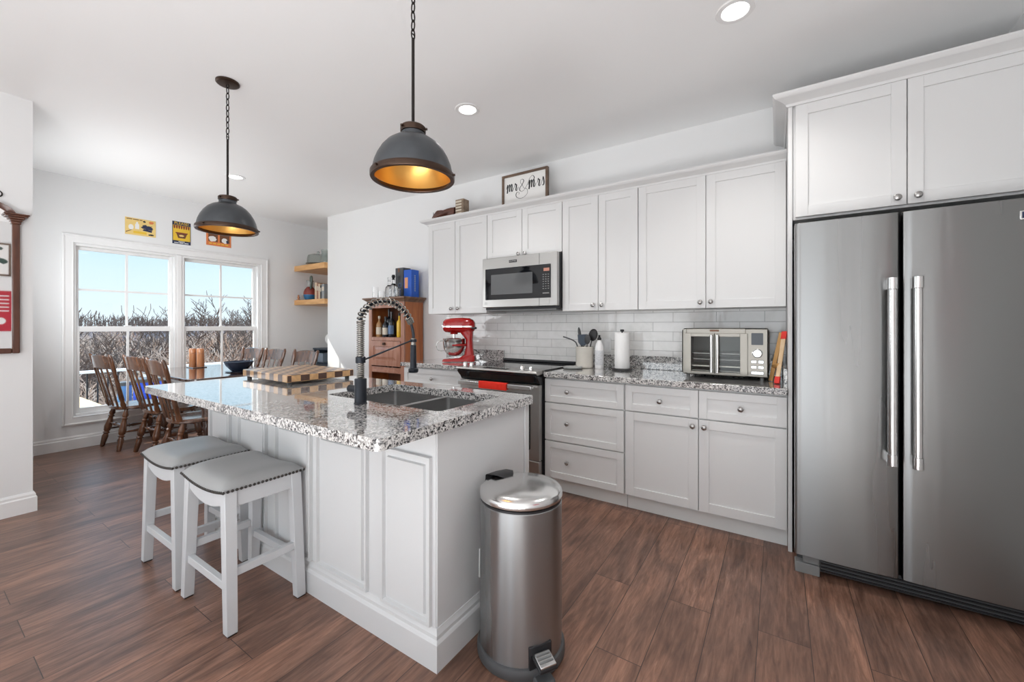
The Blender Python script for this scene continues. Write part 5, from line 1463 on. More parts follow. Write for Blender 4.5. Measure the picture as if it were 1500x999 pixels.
ff.box(HX0 + 0.052, HX1 - 0.052, HY0, HY0 + 0.02, HZ - 0.075, HZ).box(HX0 + 0.052, HX1 - 0.052, HY0, HY0 + 0.02, 1.098, 1.138)
ff.box(HX0 + 0.052, HX1 - 0.052, HY0, HY0 + 0.02, 0.735, 0.80).box(HX0 + 0.052, HX1 - 0.052, HY0, HY0 + 0.02, 0.0, 0.12)
ff.build('face_frame', 'hutch_front', hu, bevel=0.0015, smooth=0)
dx0, dx1, dz0, dz1 = HX0 + 0.048, HX1 - 0.048, 0.815, 1.095
rings = []
for ins, out in ((0, 0.0), (0, 0.016), (0.058, 0.018), (0.062, 0.008), (0.072, 0.008), (0.100, 0.016), (0.102, 0.016)):
    rings.append([(dx0 + ins, HY0 - out, dz0 + ins), (dx1 - ins, HY0 - out, dz0 + ins), (dx1 - ins, HY0 - out, dz1 - ins), (dx0 + ins, HY0 - out, dz1 - ins)])
hdo = MB().ring_sweep(rings).build('door', 'hutch_front', hu, smooth=0)
MB().box((dx0 + dx1) / 2 - 0.018, (dx0 + dx1) / 2 + 0.018, HY0 - 0.040, HY0 - 0.017, 1.050, 1.078).build('knob', 'bronze', hdo, bevel=0.005)
MB().prism([(HX0 + 0.07, 0.738), (HX0 + 0.11, 0.770), (HX1 - 0.11, 0.770), (HX1 - 0.07, 0.738)], 'y', HY0 - 0.010, HY0).build('apron_molding', 'hutch_front', hu, bevel=0.003)
HCR = [(0, 0), (0.008, 0), (0.014, 0.014), (0.030, 0.026), (0.040, 0.034), (0.052, 0.040), (0.052, 0.054), (0, 0.054)]
MB().sweep_profile([(HX0, HY1), (HX0, HY0), (HX1, HY0), (HX1, HY1)], [(o, HZ - 0.012 + z) for o, z in HCR]).build('cornice', 'hutch_top', hu, smooth=20)
ZH = HZ + 0.042
MB().box(HX0 - 0.002, HX1 + 0.002, HY0 - 0.002, HY1, HZ, ZH).build('top', 'hutch_top', hu)

def bottle(label, x, y, z, h, r, mat, lab=None, capm='black', cat='bottle', neck=0.32, name='liquor_bottle'):
    t = thing(name, label, cat, (x, y, z))
    zn = z + h * (1 - neck)
    MB().lathe([(0, z), (r * 0.94, z), (r, z + 0.006), (r, zn - r * 0.7), (r * 0.86, zn - r * 0.25), (r * 0.40, zn + r * 0.35), (r * 0.34, zn + r * 0.6), (r * 0.34, z + h - 0.03), (0, z + h - 0.03)], (x, y, 0), 28).build('glass_body', mat, t, smooth=50)
    MB().lathe([(0, z + h - 0.032), (r * 0.40, z + h - 0.032), (r * 0.40, z + h), (0, z + h)], (x, y, 0), 18).build('cap', capm, t)
    if lab:
        vs = []
        for zz in (z + h * 0.12, z + h * 0.46):
            vs += [(x + (r + 0.0008) * math.cos(a), y + (r + 0.0008) * math.sin(a), zz) for a in [math.radians(185 + 170 * k / 14) for k in range(15)]]
        MB().add(vs, [(k, k + 1, 16 + k, 15 + k) for k in range(14)]).build('label', lab, t)
    return t
zb_ = 1.138
bottle('amber liquor bottle leftmost in the hutch compartment', -3.925, 3.17, zb_, 0.245, 0.036, 'amber', 'label', 'label')
bottle('tall dark liquor bottle with long neck, second from the left in the hutch', -3.875, 3.27, zb_, 0.325, 0.034, 'bottle_dark', None, 'black')
bottle('short dark bottle with pale label, middle of the bottles in the hutch', -3.800, 3.16, zb_, 0.235, 0.038, 'bottle_dark', 'label', 'black')
bottle('dark bottle with blue-grey label, second from the right in the hutch', -3.700, 3.16, zb_, 0.290, 0.038, 'bottle_dark', 'label_blue', 'bottle_dark')
bottle('slim yellow bottle rightmost in the hutch compartment', -3.606, 3.19, zb_, 0.275, 0.030, 'yellow_bottle', None, 'black')
bottle('dark bottle lying low in the lower hutch opening, on the left', -3.80, 3.20, 0.748, 0.0 + 0.20, 0.034, 'bottle_dark', None, 'black')
bottle('dark bottle in the lower hutch opening, on the right', -3.67, 3.20, 0.748, 0.20, 0.034, 'bottle_dark', None, 'black')

def tumbler(label, x, y, h, r, name='drinking_glass', stem=False):
    if not stem:
        pr = [(0, ZH), (r * 0.86, ZH), (r * 0.9, ZH + 0.004), (r, ZH + h), (r - 0.0022, ZH + h), (r * 0.9 - 0.003, ZH + 0.012), (0, ZH + 0.010)]
    else:
        pr = [(0, ZH), (r * 0.85, ZH), (r * 0.8, ZH + 0.003), (0.005, ZH + 0.008), (0.004, ZH + h * 0.42), (r * 0.7, ZH + h * 0.5), (r, ZH + h * 0.72), (r * 0.82, ZH + h), (r * 0.8, ZH + h), (r * 0.96, ZH + h * 0.72), (r * 0.66, ZH + h * 0.52), (0, ZH + h * 0.47)]
    return tag(MB().lathe(pr, (x, y, 0), 32).build(name, 'glass', smooth=50), label, 'glass', 'glassware on the hutch')
tumbler('tall clear drinking glass at the left end of the hutch top', -3.985, 3.16, 0.135, 0.034)
tumbler('small clear drinking glass second from the left on the hutch top', -3.895, 3.17, 0.085, 0.036)
tumbler('short clear tumbler right of the decanters, on the hutch top', -3.640, 3.115, 0.095, 0.036)
tumbler('short clear tumbler beside the blue box on the hutch top', -3.556, 3.120, 0.095, 0.036)
def decanter(label, x, y, h, stop):
    t = thing('decanter', label, 'decanter', (x, y, ZH), group='glassware on the hutch')
    MB().lathe([(0, ZH), (0.046, ZH), (0.050, ZH + 0.006), (0.052, ZH + h * 0.36), (0.044, ZH + h * 0.50), (0.018, ZH + h * 0.62), (0.014, ZH + h * 0.78), (0.020, ZH + h * 0.82), (0.0, ZH + h * 0.82)], (x, y, 0), 10).build('glass_body', 'glass', t, smooth=20)
    MB().lathe([(0.010, ZH + h * 0.80), (0.012, ZH + h * 0.84), (0.022, ZH + h * 0.91), (0.016, ZH + h), (0, ZH + h)], (x, y, 0), 10).build('stopper', stop, t, smooth=20)
decanter('faceted glass decanter with clear stopper, left of the two on the hutch', -3.790, 3.20, 0.245, 'glass')
decanter('faceted glass decanter with dark stopper, beside the charcoal box on the hutch', -3.700, 3.185, 0.265, 'black')
t = thing('gift_box', 'tall charcoal bottle box standing behind the blue box on the hutch', 'box', (-3.655, 3.30, ZH), group='bottle boxes on the hutch')
MB().box(-3.735, -3.605, 3.245, 3.360, ZH, ZH + 0.350).build('box', 'dark_box', t, bevel=0.002)
MB().box(-3.690, -3.665, 3.2435, 3.247, ZH + 0.300, ZH + 0.348).build('ribbon_label', 'brown', t, smooth=0)
rg_ = MB()
rg_.tube([(-3.662 + 0.020 * math.cos(a), 3.2445, ZH + 0.150 + 0.022 * math.sin(a)) for a in [2 * math.pi * k / 20 for k in range(20)]], 0.0035, 6, closed=True)
rg_.box(-3.640, -3.634, 3.2435, 3.2455, ZH + 0.125, ZH + 0.178)
rg_.build('printed_mark', 'label_blue', t)
t = thing('gift_box', 'shiny blue bottle box with orange panel at the right end of the hutch top', 'box', (-3.50, 3.27, ZH), group='bottle boxes on the hutch')
MB().box(-3.560, -3.440, 3.215, 3.330, ZH, ZH + 0.312).build('box', 'blue_box', t, bevel=0.002)
MB().box(-3.545, -3.495, 3.213, 3.216, ZH + 0.105, ZH + 0.225).build('front_panel', 'orange_label', t, smooth=0)
sv = MB()
for k in range(9):
    sv.box(-3.4405, -3.4388, 3.262, 3.278, ZH + 0.07 + k * 0.021, ZH + 0.085 + k * 0.021)
sv.build('side_print', 'pale_blue', t, smooth=0)

# ------------------------------------------------------------------ nook shelves and what stands on them
def nook_shelf(label, z0, z1):
    return tag(MB().box(XW + 0.001, -5.311, 3.35, YN - 0.001, z0, z1).build('floating_shelf', 'shelf', bevel=0.002), label, 'shelf', 'floating shelves in the nook')
nook_shelf('thick light wood floating shelf holding glass dishes, upper of two in the nook', 2.082, 2.160)
nook_shelf('thick light wood floating shelf holding jug and books, lower of two in the nook', 1.578, 1.650)
zs1, zs2 = 2.160, 1.650
cdm = thing('cake_dome', 'clear glass cake dome standing on the upper nook shelf', 'glass dish', (-5.80, 3.56, zs1))
MB().lathe([(0, zs1), (0.10, zs1), (0.06, zs1 + 0.012), (0.06, zs1 + 0.022), (0.17, zs1 + 0.034), (0.172, zs1 + 0.040), (0, zs1 + 0.036)], (-5.80, 3.56, 0), 40).build('stand', 'green_glass', cdm, smooth=40)
MB().lathe([(0.155, zs1 + 0.041), (0.152, zs1 + 0.120), (0.140, zs1 + 0.160), (0.100, zs1 + 0.178), (0.03, zs1 + 0.184), (0.014, zs1 + 0.192), (0.022, zs1 + 0.222), (0.0, zs1 + 0.232)], (-5.80, 3.56, 0), 40).build('dome', 'green_glass', cdm, smooth=40)
gp = thing('glass_pitcher', 'pressed glass pitcher beside the cake dome on the upper shelf', 'pitcher', (-5.52, 3.52, zs1))
MB().lathe([(0, zs1), (0.072, zs1), (0.080, zs1 + 0.02), (0.082, zs1 + 0.11), (0.070, zs1 + 0.16), (0.078, zs1 + 0.21), (0.074, zs1 + 0.21), (0.066, zs1 + 0.16), (0.076, zs1 + 0.10), (0.07, zs1 + 0.015), (0, zs1 + 0.012)], (-5.52, 3.52, 0), 24).build('body', 'green_glass', gp, smooth=30)
MB().tube(smooth_path([(-5.445, 3.49, zs1 + 0.185), (-5.405, 3.47, zs1 + 0.17), (-5.405, 3.47, zs1 + 0.09), (-5.442, 3.49, zs1 + 0.06)], 6), 0.008, 8).build('handle', 'green_glass', gp)
jg = thing('ceramic_jug', 'round ceramic jug, dark red over blue with grey neck, on the lower nook shelf', 'jug', (-5.95, 3.52, zs2))
jc = (-5.950, 3.52, 0)
MB().lathe([(0, zs2), (0.055, zs2), (0.078, zs2 + 0.030), (0.090, zs2 + 0.078), (0.091, zs2 + 0.088)], jc, 40).build('lower_body', 'blue_glaze', jg, smooth=60)
MB().lathe([(0.091, zs2 + 0.088), (0.088, zs2 + 0.130), (0.072, zs2 + 0.170), (0.050, zs2 + 0.196), (0.042, zs2 + 0.206)], jc, 40).build('upper_body', 'red_glaze', jg, smooth=60)
MB().lathe([(0.042, zs2 + 0.204), (0.037, zs2 + 0.235), (0.040, zs2 + 0.275), (0.055, zs2 + 0.302), (0.047, zs2 + 0.304), (0.030, zs2 + 0.27), (0, zs2 + 0.26)], jc, 32).build('neck', 'grey_glaze', jg, smooth=60)
MB().tube(smooth_path([(jc[0] + 0.045, 3.505, zs2 + 0.285), (jc[0] + 0.070, 3.49, zs2 + 0.345), (jc[0] + 0.110, 3.48, zs2 + 0.350), (jc[0] + 0.112, 3.48, zs2 + 0.285), (jc[0] + 0.070, 3.49, zs2 + 0.175)], 8), 0.015, 10).build('handle', 'green_glaze', jg)
fg = MB().lathe([(0, zs2), (0.030, zs2), (0.030, zs2 + 0.010), (0.012, zs2 + 0.018), (0.020, zs2 + 0.045), (0.010, zs2 + 0.062), (0.014, zs2 + 0.076), (0, zs2 + 0.086)], (-6.035, 3.39, 0), 20)
tag(fg.build('figurine', 'copper', smooth=50), 'tiny copper-brown figurine at the left end of the lower nook shelf', 'figurine')
def book(label, x0, x1, h, mat, d=0.16):
    x0 += 0.042; x1 += 0.042
    t = thing('book', label, 'book', ((x0 + x1) / 2, 3.50, zs2), group='books on the lower nook shelf')
    cv = MB().box(x0, x0 + 0.003, 3.44, 3.44 + d, zs2, zs2 + h).box(x1 - 0.003, x1, 3.44, 3.44 + d, zs2, zs2 + h).box(x0 + 0.003, x1 - 0.003, 3.44, 3.444, zs2, zs2 + h)
    cv.build('cover', mat, t, smooth=0)
    MB().box(x0 + 0.003, x1 - 0.003, 3.444, 3.44 + d - 0.006, zs2 + 0.004, zs2 + h - 0.006).build('pages', 'paper', t, smooth=0)
    MB().box(x0 + 0.006, x1 - 0.006, 3.4385, 3.4402, zs2 + h * 0.55, zs2 + h * 0.82).build('spine_label', 'label', t, smooth=0)
book('tallest tan book, leftmost of the books on the lower nook shelf', -5.735, -5.685, 0.252, 'book_tan')
book('reddish brown book right beside the tallest tan book', -5.683, -5.648, 0.240, 'book_red')
book('pale tan book in the middle of the books, beside the black one', -5.646, -5.602, 0.228, 'book_tan')
book('thin black book left of the grey books', -5.600, -5.568, 0.205, 'book_dark')
book('wide grey book at the right, next to the nook wall corner', -5.562, -5.500, 0.222, 'book_grey')
nc = thing('console_cabinet', 'dark slate console cabinet with open front standing in the nook below the shelves', 'cabinet', (-5.70, 3.78, 0))
nb = MB()
nb.box(-5.985, -5.965, 3.60, 3.94, 0, 0.905).box(-5.38, -5.36, 3.60, 3.94, 0, 0.905).box(-5.965, -5.38, 3.925, 3.94, 0, 0.905).box(-5.965, -5.38, 3.60, 3.925, 0.70, 0.715).box(-5.965, -5.38, 3.60, 3.925, 0.06, 0.08)
nb.build('carcass', 'slate', nc, bevel=0.002, smooth=0)
MB().box(-5.995, -5.35, 3.59, 3.94, 0.905, 0.930).build('top', 'slate', nc, bevel=0.003)
for x0, x1 in ((-5.963, -5.674), (-5.671, -5.382)):
    shaker_mb(x0, x1, 0.085, 0.695, 3.585).build('door', 'slate', nc, bevel=0.001, smooth=0)
tag(MB().box(-5.93, -5.80, 3.63, 3.80, 0.715, 0.850).build('storage_box', 'pale_blue', bevel=0.004), 'pale blue box inside the open top of the dark nook cabinet', 'box')
gl = thing('globe_lamp', 'white round globe lamp on the dark cabinet in the nook', 'table lamp', (-5.66, 3.70, 0.93))
MB().lathe([(0, 0.93), (0.05, 0.93), (0.05, 0.940), (0.018, 0.948), (0.018, 0.972), (0, 0.972)], (-5.66, 3.70, 0), 28).build('base', 'grey_glaze', gl)
MB().ball((-5.66, 3.70, 1.066), 0.102, n=32, m=20).build('globe', 'paper', gl, smooth=80)

# ------------------------------------------------------------------ dining table and what stands on it
TX_0, TX_1, TYa, TYb, TZt = -5.99, -4.50, 1.51, 2.43, 0.775
dt = thing('dining_table', 'dark polished wooden dining table standing by the window', 'table', ((TX_0 + TX_1) / 2, (TYa + TYb) / 2, 0))
MB().prism(round_rect(TX_0, TX_1, TYa, TYb, 0.10, 7), 'z', TZt - 0.028, TZt).build('tabletop', 'table', dt, bevel=0.006)
ap = MB().box(TX_0 + 0.20, TX_1 - 0.20, TYa + 0.18, TYa + 0.20, TZt - 0.11, TZt - 0.028).box(TX_0 + 0.20, TX_1 - 0.20, TYb - 0.20, TYb - 0.18, TZt - 0.11, TZt - 0.028)
ap.box(TX_0 + 0.18, TX_0 + 0.20, TYa + 0.18, TYb - 0.18, TZt - 0.11, TZt - 0.028).box(TX_1 - 0.20, TX_1 - 0.18, TYa + 0.18, TYb - 0.18, TZt - 0.11, TZt - 0.028)
ap.build('apron', 'table', dt, smooth=0)
LEGP = [(0, 0.042), (0.16, 0.042), (0.18, 0.030), (0.22, 0.036), (0.30, 0.046), (0.45, 0.040), (0.62, 0.028), (0.66, 0.034), (0.70, 0.027), (0.9, 0.022), (1.0, 0.020)]
for x in (TX_0 + 0.22, TX_1 - 0.22):
    for y in (TYa + 0.22, TYb - 0.22):
        MB().turned((x, y, TZt - 0.028), (x, y, 0), LEGP, 16).build('leg', 'table', dt, smooth=50)
bwl = [(0, TZt + 0.008), (0.060, TZt + 0.008), (0.075, TZt + 0.018), (0.118, TZt + 0.070), (0.138, TZt + 0.112), (0.134, TZt + 0.113), (0.112, TZt + 0.074), (0.07, TZt + 0.026), (0, TZt + 0.018)]
tag(MB().lathe(bwl, (-4.84, 2.07, 0), 48).build('serving_bowl', 'navy_bowl', smooth=50), 'dark blue flared bowl on the dining table', 'bowl')
tag(MB().lathe([(0, TZt), (0.10, TZt), (0.125, TZt + 0.005), (0.125, TZt + 0.008), (0, TZt + 0.008)], (-4.84, 2.07, 0), 40).build('plate', 'navy_bowl', smooth=40), 'dark flat plate under the blue bowl on the dining table', 'plate')
tag(MB().box(-5.86, -5.66, 1.94, 2.08, TZt, TZt + 0.010).build('tray', 'table', bevel=0.003), 'small dark tray under the two copper-coloured mills on the dining table', 'tray')
def mill(label, x, y):
    t = thing('pepper_mill', label, 'mill', (x, y, TZt + 0.010), group='mills on the dining table')
    MB().lathe([(0, TZt + 0.010), (0.036, TZt + 0.010), (0.038, TZt + 0.016), (0.036, TZt + 0.165), (0, TZt + 0.165)], (x, y, 0), 28).build('body', 'copper', t)
    MB().lathe([(0, TZt + 0.167), (0.036, TZt + 0.167), (0.037, TZt + 0.215), (0.030, TZt + 0.226), (0, TZt + 0.228)], (x, y, 0), 28).build('cap', 'copper', t)
mill('copper-coloured cylindrical mill on the dining table, left of the pair', -5.795, 1.985)
mill('copper-coloured cylindrical mill on the dining table, right of the pair', -5.715, 2.035)

# ------------------------------------------------------------------ dining chairs
def make_chair():
    """turned-leg spindle chair at the origin, facing +Y (back towards -Y)"""
    r = thing('dining_chair', '', 'chair', local=True)
    hs = 0.440
    pts = []
    for k in range(40):
        a = 2 * math.pi * k / 40
        x = math.copysign(abs(math.cos(a)) ** 0.72, math.cos(a)); y = math.copysign(abs(math.sin(a)) ** 0.72, math.sin(a))
        wd = 0.215 + 0.018 * y
        pts.append((x * wd, y * 0.205))
    rings = []
    for s_, z in ((0.93, hs - 0.038), (1.0, hs - 0.028), (1.0, hs - 0.008), (0.96, hs), (0.80, hs - 0.004), (0.45, hs - 0.012), (0.05, hs - 0.013)):
        rings.append([(x * s_, y * s_, z) for x, y in pts])
    MB().ring_sweep(rings).build('seat', 'chair', r, smooth=50)
    LP = [(0, 0.011), (0.06, 0.014), (0.16, 0.021), (0.20, 0.014), (0.23, 0.022), (0.26, 0.014), (0.33, 0.018), (0.50, 0.025), (0.60, 0.021), (0.62, 0.014), (0.65, 0.023), (0.68, 0.015), (0.74, 0.021), (0.97, 0.015), (1.0, 0.013)]
    feet = {}
    for sx in (-1, 1):
        for sy, nm in ((1, 'f'), (-1, 'r')):
            p0 = Vector((sx * 0.145, sy * 0.135, hs - 0.03)); p1 = Vector((sx * 0.195, sy * 0.215, 0.0))
            feet[(sx, sy)] = (p0, p1)
            MB().turned(p0, p1, [(t_, r_ * 1.28) for t_, r_ in LP], 14).build('leg', 'chair', r, smooth=50)
    SP = [(0, 0.008), (0.25, 0.011), (0.42, 0.018), (0.47, 0.012), (0.5, 0.019), (0.53, 0.012), (0.58, 0.018), (0.75, 0.011), (1, 0.008)]
    for sx in (-1, 1):
        a = feet[(sx, 1)]; b = feet[(sx, -1)]
        MB().turned(a[0].lerp(a[1], 0.56), b[0].lerp(b[1], 0.56), SP, 10).build('stretcher', 'chair', r, smooth=50)
    for y in (1, -1):
        a = feet[(-1, y)]; b = feet[(1, y)]
        MB().turned(a[0].lerp(a[1], 0.40), b[0].lerp(b[1], 0.40), SP, 10).build('stretcher', 'chair', r, smooth=50)
    # back posts: turned below, paddle-shaped beside the crest rail
    for sx in (-1, 1):
        p0 = Vector((sx * 0.175, -0.165, hs - 0.010)); p1 = Vector((sx * 0.232, -0.295, 0.985))
        mb = MB(); rows = []
        for t, wx, wy in ((0, 0.014, 0.014), (0.05, 0.019, 0.019), (0.12, 0.013, 0.013), (0.16, 0.018, 0.017), (0.30, 0.020, 0.016), (0.48, 0.019, 0.015), (0.56, 0.012, 0.012), (0.60, 0.019, 0.015), (0.64, 0.013, 0.012), (0.72, 0.021, 0.015), (0.84, 0.025, 0.015), (0.94, 0.021, 0.014), (0.985, 0.012, 0.011), (1.0, 0.005, 0.005)):
            c = p0.lerp(p1, t)
            rows.append([(c.x + 1.35 * wx * math.cos(a), c.y + 1.25 * wy * math.sin(a), c.z) for a in [2 * math.pi * k / 14 for k in range(14)]])
        mb.ring_sweep(rows).build('back_post', 'chair', r, smooth=50)
    # curved crest rail
    rows = []
    for k in range(17):
        u = -1 + 2 * k / 16
        x = 0.222 * u; y = -0.286 - 0.030 * (1 - u * u)
        zt_ = 0.950 + 0.026 * (1 - abs(u) ** 2.5); zb2 = 0.828 + 0.014 * (1 - u * u)
        yl = y + 0.022
        rows.append([(x, yl - 0.008, zb2), (x, y - 0.009, zt_ - 0.006), (x, y - 0.003, zt_), (x, y + 0.006, zt_ - 0.004), (x, yl + 0.008, zb2)])
    MB().ring_sweep(rows).build('crest_rail', 'chair', r, smooth=50)
    for u in (-0.52, 0.0, 0.52):
        p0 = Vector((u * 0.205, -0.188, hs - 0.012)); p1 = Vector((u * 0.222, -0.262 - 0.030 * (1 - u * u) + 0.002, 0.855))
        rows = []
        for t, wx, wy in ((0, 0.008, 0.008), (0.15, 0.010, 0.008), (0.30, 0.013, 0.007), (0.62, 0.019, 0.006), (0.85, 0.014, 0.006), (1.0, 0.010, 0.006)):
            c = p0.lerp(p1, t)
            rows.append([(c.x + 1.2 * wx * math.cos(a), c.y + 1.2 * wy * math.sin(a), c.z) for a in [2 * math.pi * k / 12 for k in range(12)]])
        MB().ring_sweep(rows).build('spindle', 'chair', r, smooth=50)
    return r
ch0 = make_chair()
CH = [(-5.79, 1.480, 0.10, 'brown spindle-back dining chair nearest the left window edge, its back to the camera'),
      (-5.225, 1.600, 0.06, 'brown spindle-back dining chair in the middle of the near side of the table'),
      (-4.530, 1.575, -0.05, 'brown spindle-back dining chair closest to the island counter corner, on the near side'),
      (-5.82, 2.37, math.pi + 0.05, 'spindle-back dining chair behind the blue bowl, on the far side by the window'),
      (-5.335, 2.405, math.pi - 0.02, 'spindle-back dining chair in the middle of the far side of the table'),
      (-4.690, 2.435, math.pi + 0.02, 'spindle-back dining chair on the far side, in front of the dark nook cabinet')]
ch0.location = (CH[0][0], CH[0][1], 0); ch0.rotation_euler = (0, 0, CH[0][2]); ch0['label'] = CH[0][3]; ch0['group'] = 'dining chairs around the table'
for x, y, a, lb in CH[1:]:
    dup(ch0, (x, y, 0), a, lb, 'dining chairs around the table')

# ------------------------------------------------------------------ mirror on the left partition
MY0, MY1, MZ0_, MZ1_ = 0.225, 0.493, 1.083, 1.945
mi = thing('wall_mirror', 'arched mirror in a dark red-brown wooden frame hanging on the left wall', 'mirror', (XP, (MY0 + MY1) / 2, MZ0_))
for y0, y1 in ((MY0, MY0 + 0.034), (MY1 - 0.034, MY1)):
    MB().prism(round_rect(y0, y1, XP + 0.001, XP + 0.030, 0.008, 3), 'z', 0, 1) if False else None
    MB().box(XP + 0.001, XP + 0.028, y0, y1, MZ0_, MZ1_).build('side_post', 'mahogany', mi, bevel=0.006)
    cp_ = MB(); yc = (y0 + y1) / 2
    for o, za, zb2 in ((0.022, MZ1_ - 0.004, MZ1_ + 0.014), (0.027, MZ1_ + 0.014, MZ1_ + 0.028), (0.036, MZ1_ + 0.028, MZ1_ + 0.042), (0.050, MZ1_ + 0.042, MZ1_ + 0.052), (0.056, MZ1_ + 0.052, MZ1_ + 0.062)):
        cp_.box(XP + 0.001, XP + 0.012 + o, yc - o, yc + o, za, zb2)
    cp_.build('capital', 'mahogany', mi, bevel=0.003)
MB().box(XP + 0.001, XP + 0.028, MY0 + 0.034, MY1 - 0.034, MZ0_, MZ0_ + 0.034).build('bottom_rail', 'mahogany', mi, bevel=0.006)
yc = (MY0 + MY1) / 2; ra = (MY1 - MY0) / 2 - 0.012
rows = []
for k in range(25):
    a = math.pi * k / 24
    row = []
    for rr, out in ((ra - 0.028, 0.001), (ra - 0.028, 0.016), (ra - 0.014, 0.026), (ra + 0.006, 0.034), (ra + 0.006, 0.001)):
        row.append((XP + out, yc + rr * math.cos(a), MZ1_ + 0.020 + rr * 0.88 * math.sin(a)))
    rows.append(row)
MB().ring_sweep(rows).build('arch', 'mahogany', mi, smooth=30)
gpz = [(MY0 + 0.030, MZ0_ + 0.030), (MY1 - 0.030, MZ0_ + 0.030), (MY1 - 0.030, MZ1_ + 0.02)] + [(yc + (ra - 0.024) * math.cos(math.pi * k / 20), MZ1_ + 0.020 + (ra - 0.024) * 0.88 * math.sin(math.pi * k / 20)) for k in range(21)] + [(MY0 + 0.030, MZ1_ + 0.02)]
MB().prism(gpz, 'x', XP + 0.002, XP + 0.010).build('mirror_glass', 'mirror', mi, smooth=0)
MB().tube([(XP + 0.012, yc + 0.040 + 0.020 * math.cos(a), 2.128 + 0.020 * math.sin(a)) for a in [2 * math.pi * k / 20 for k in range(20)]], 0.004, 8, closed=True).build('hanging_ring', 'chain', mi)
# what the mirror shows: a framed print and a red poster on the right wall
fpn = thing('framed_print', 'framed print with dark green shapes, seen in the arched mirror', 'picture', (XR, 0.72, 2.02))
MB().box(XR - 0.020, XR - 0.001, 0.42, 1.02, 2.00, 2.48).build('frame', 'brown_frame', fpn, bevel=0.003)
MB().box(XR - 0.0215, XR - 0.020, 0.445, 0.995, 2.025, 2.455).build('paper', 'cream', fpn, smooth=0)
pm = MB()
random.seed(3)
for k in range(16):
    cy_, cz_ = random.uniform(0.50, 0.95), random.uniform(2.07, 2.41)
    pts = [(cy_ + random.uniform(0.03, 0.07) * math.cos(a), cz_ + random.uniform(0.02, 0.05) * math.sin(a)) for a in [2 * math.pi * q / 9 for q in range(9)]]
    pm.prism(pts, 'x', XR - 0.0222 - k * 0.00005, XR - 0.0215)
pm.build('printed_shapes', 'print_green', fpn, smooth=0)
rp = thing('red_poster', 'red poster with pale marks, seen in the arched mirror', 'poster', (XR, 0.75, 1.2))
MB().box(XR - 0.010, XR - 0.001, 0.45, 1.03, 1.19, 1.78).build('sheet', 'poster_red', rp)
rpm = MB()
for k in range(5):
    rpm.box(XR - 0.012, XR - 0.010, 0.62 + 0.05 * (k % 2), 1.0, 1.70 - k * 0.055, 1.715 - k * 0.055)
rpm.prism([(0.92 + 0.05 * math.cos(2 * math.pi * q / 20), 1.34 + 0.05 * math.sin(2 * math.pi * q / 20)) for q in range(20)], 'x', XR - 0.012, XR - 0.010)
rpm.build('pale_marks', 'cream', rp, smooth=0)

# ------------------------------------------------------------------ tin signs above the window
def flat(pts, mat, parent, lift, name):
    """flat shape on the window wall; pts = (y, z)"""
    return MB().prism(pts, 'x', XW + lift - 0.0008, XW + lift).build(name, mat, parent, smooth=0)
def rect(y0, y1, z0, z1):
    return [(y0, z0), (y1, z0), (y1, z1), (y0, z1)]
def blob(cy, cz, ry, rz, n=18, seed=1, j=0.0):
    rnd = random.Random(seed)
    return [(cy + ry * (1 + j * rnd.uniform(-1, 1)) * math.cos(2 * math.pi * k / n), cz + rz * (1 + j * rnd.uniform(-1, 1)) * math.sin(2 * math.pi * k / n)) for k in range(n)]
def wall_text(txt, size, mat, parent, y, z, lift):
    return text_mesh(txt, size, mat, parent, (XW + lift, y, z), rot=(math.pi / 2, 0, math.pi / 2), thick=0.0003)
Y0, Y1, Z0, Z1 = 1.455, 1.722, 2.292, 2.482
s1 = thing('tin_sign', 'wide pale yellow tin sign with a blue splash, leftmost above the window', 'tin sign', (XW, 1.59, Z0), group='tin signs above the window')
MB().box(XW + 0.001, XW + 0.004, Y0, Y1, Z0, Z1).build('plate', 'pale_yellow', s1, smooth=0)
m_ = MB()
for y0, y1 in ((Y0 + 0.012, Y0 + 0.060), (Y0 + 0.066, Y0 + 0.118), (Y0 + 0.124, Y0 + 0.148)):
    m_.prism(rect(y0, y1, Z1 - 0.020, Z1 - 0.011), 'x', XW + 0.004, XW + 0.0046)
m_.build('top_lettering', 'brown', s1, smooth=0)
m_ = MB()
m_.prism([(Y0 + 0.085, Z0 + 0.070), (Y0 + 0.120, Z0 + 0.070), (Y0 + 0.120, Z0 + 0.120), (Y0 + 0.110, Z0 + 0.135), (Y0 + 0.110, Z0 + 0.150), (Y0 + 0.094, Z0 + 0.150), (Y0 + 0.094, Z0 + 0.135), (Y0 + 0.085, Z0 + 0.120)], 'x', XW + 0.004, XW + 0.0048)
m_.prism(blob(Y0 + 0.050, Z0 + 0.085, 0.022, 0.030), 'x', XW + 0.004, XW + 0.0046)
m_.build('white_bottle', 'cream', s1, smooth=0)
flat(blob(Y0 + 0.195, Z0 + 0.100, 0.050, 0.026, 22, 4, 0.35), 'navy', s1, 0.0048, 'blue_splash')
flat([(Y0 + 0.15, Z0 + 0.062), (Y0 + 0.23, Z0 + 0.050), (Y0 + 0.235, Z0 + 0.072), (Y0 + 0.16, Z0 + 0.082)], 'navy', s1, 0.0046, 'dark_band')
flat(blob(Y0 + 0.225, Z1 - 0.030, 0.022, 0.016, 14, 5, 0.3), 'orange', s1, 0.0046, 'orange_mark')
flat(blob(Y0 + 0.165, Z1 - 0.026, 0.012, 0.010, 12, 6, 0.3), 'ink', s1, 0.0046, 'dark_mark')
flat(blob(Y0 + 0.225, Z0 + 0.022, 0.028, 0.010, 14, 7, 0.3), 'ink', s1, 0.0046, 'dark_mark')
flat(rect(Y0 + 0.070, Y0 + 0.185, Z0 + 0.020, Z0 + 0.046), 'yellow', s1, 0.0046, 'yellow_panel')
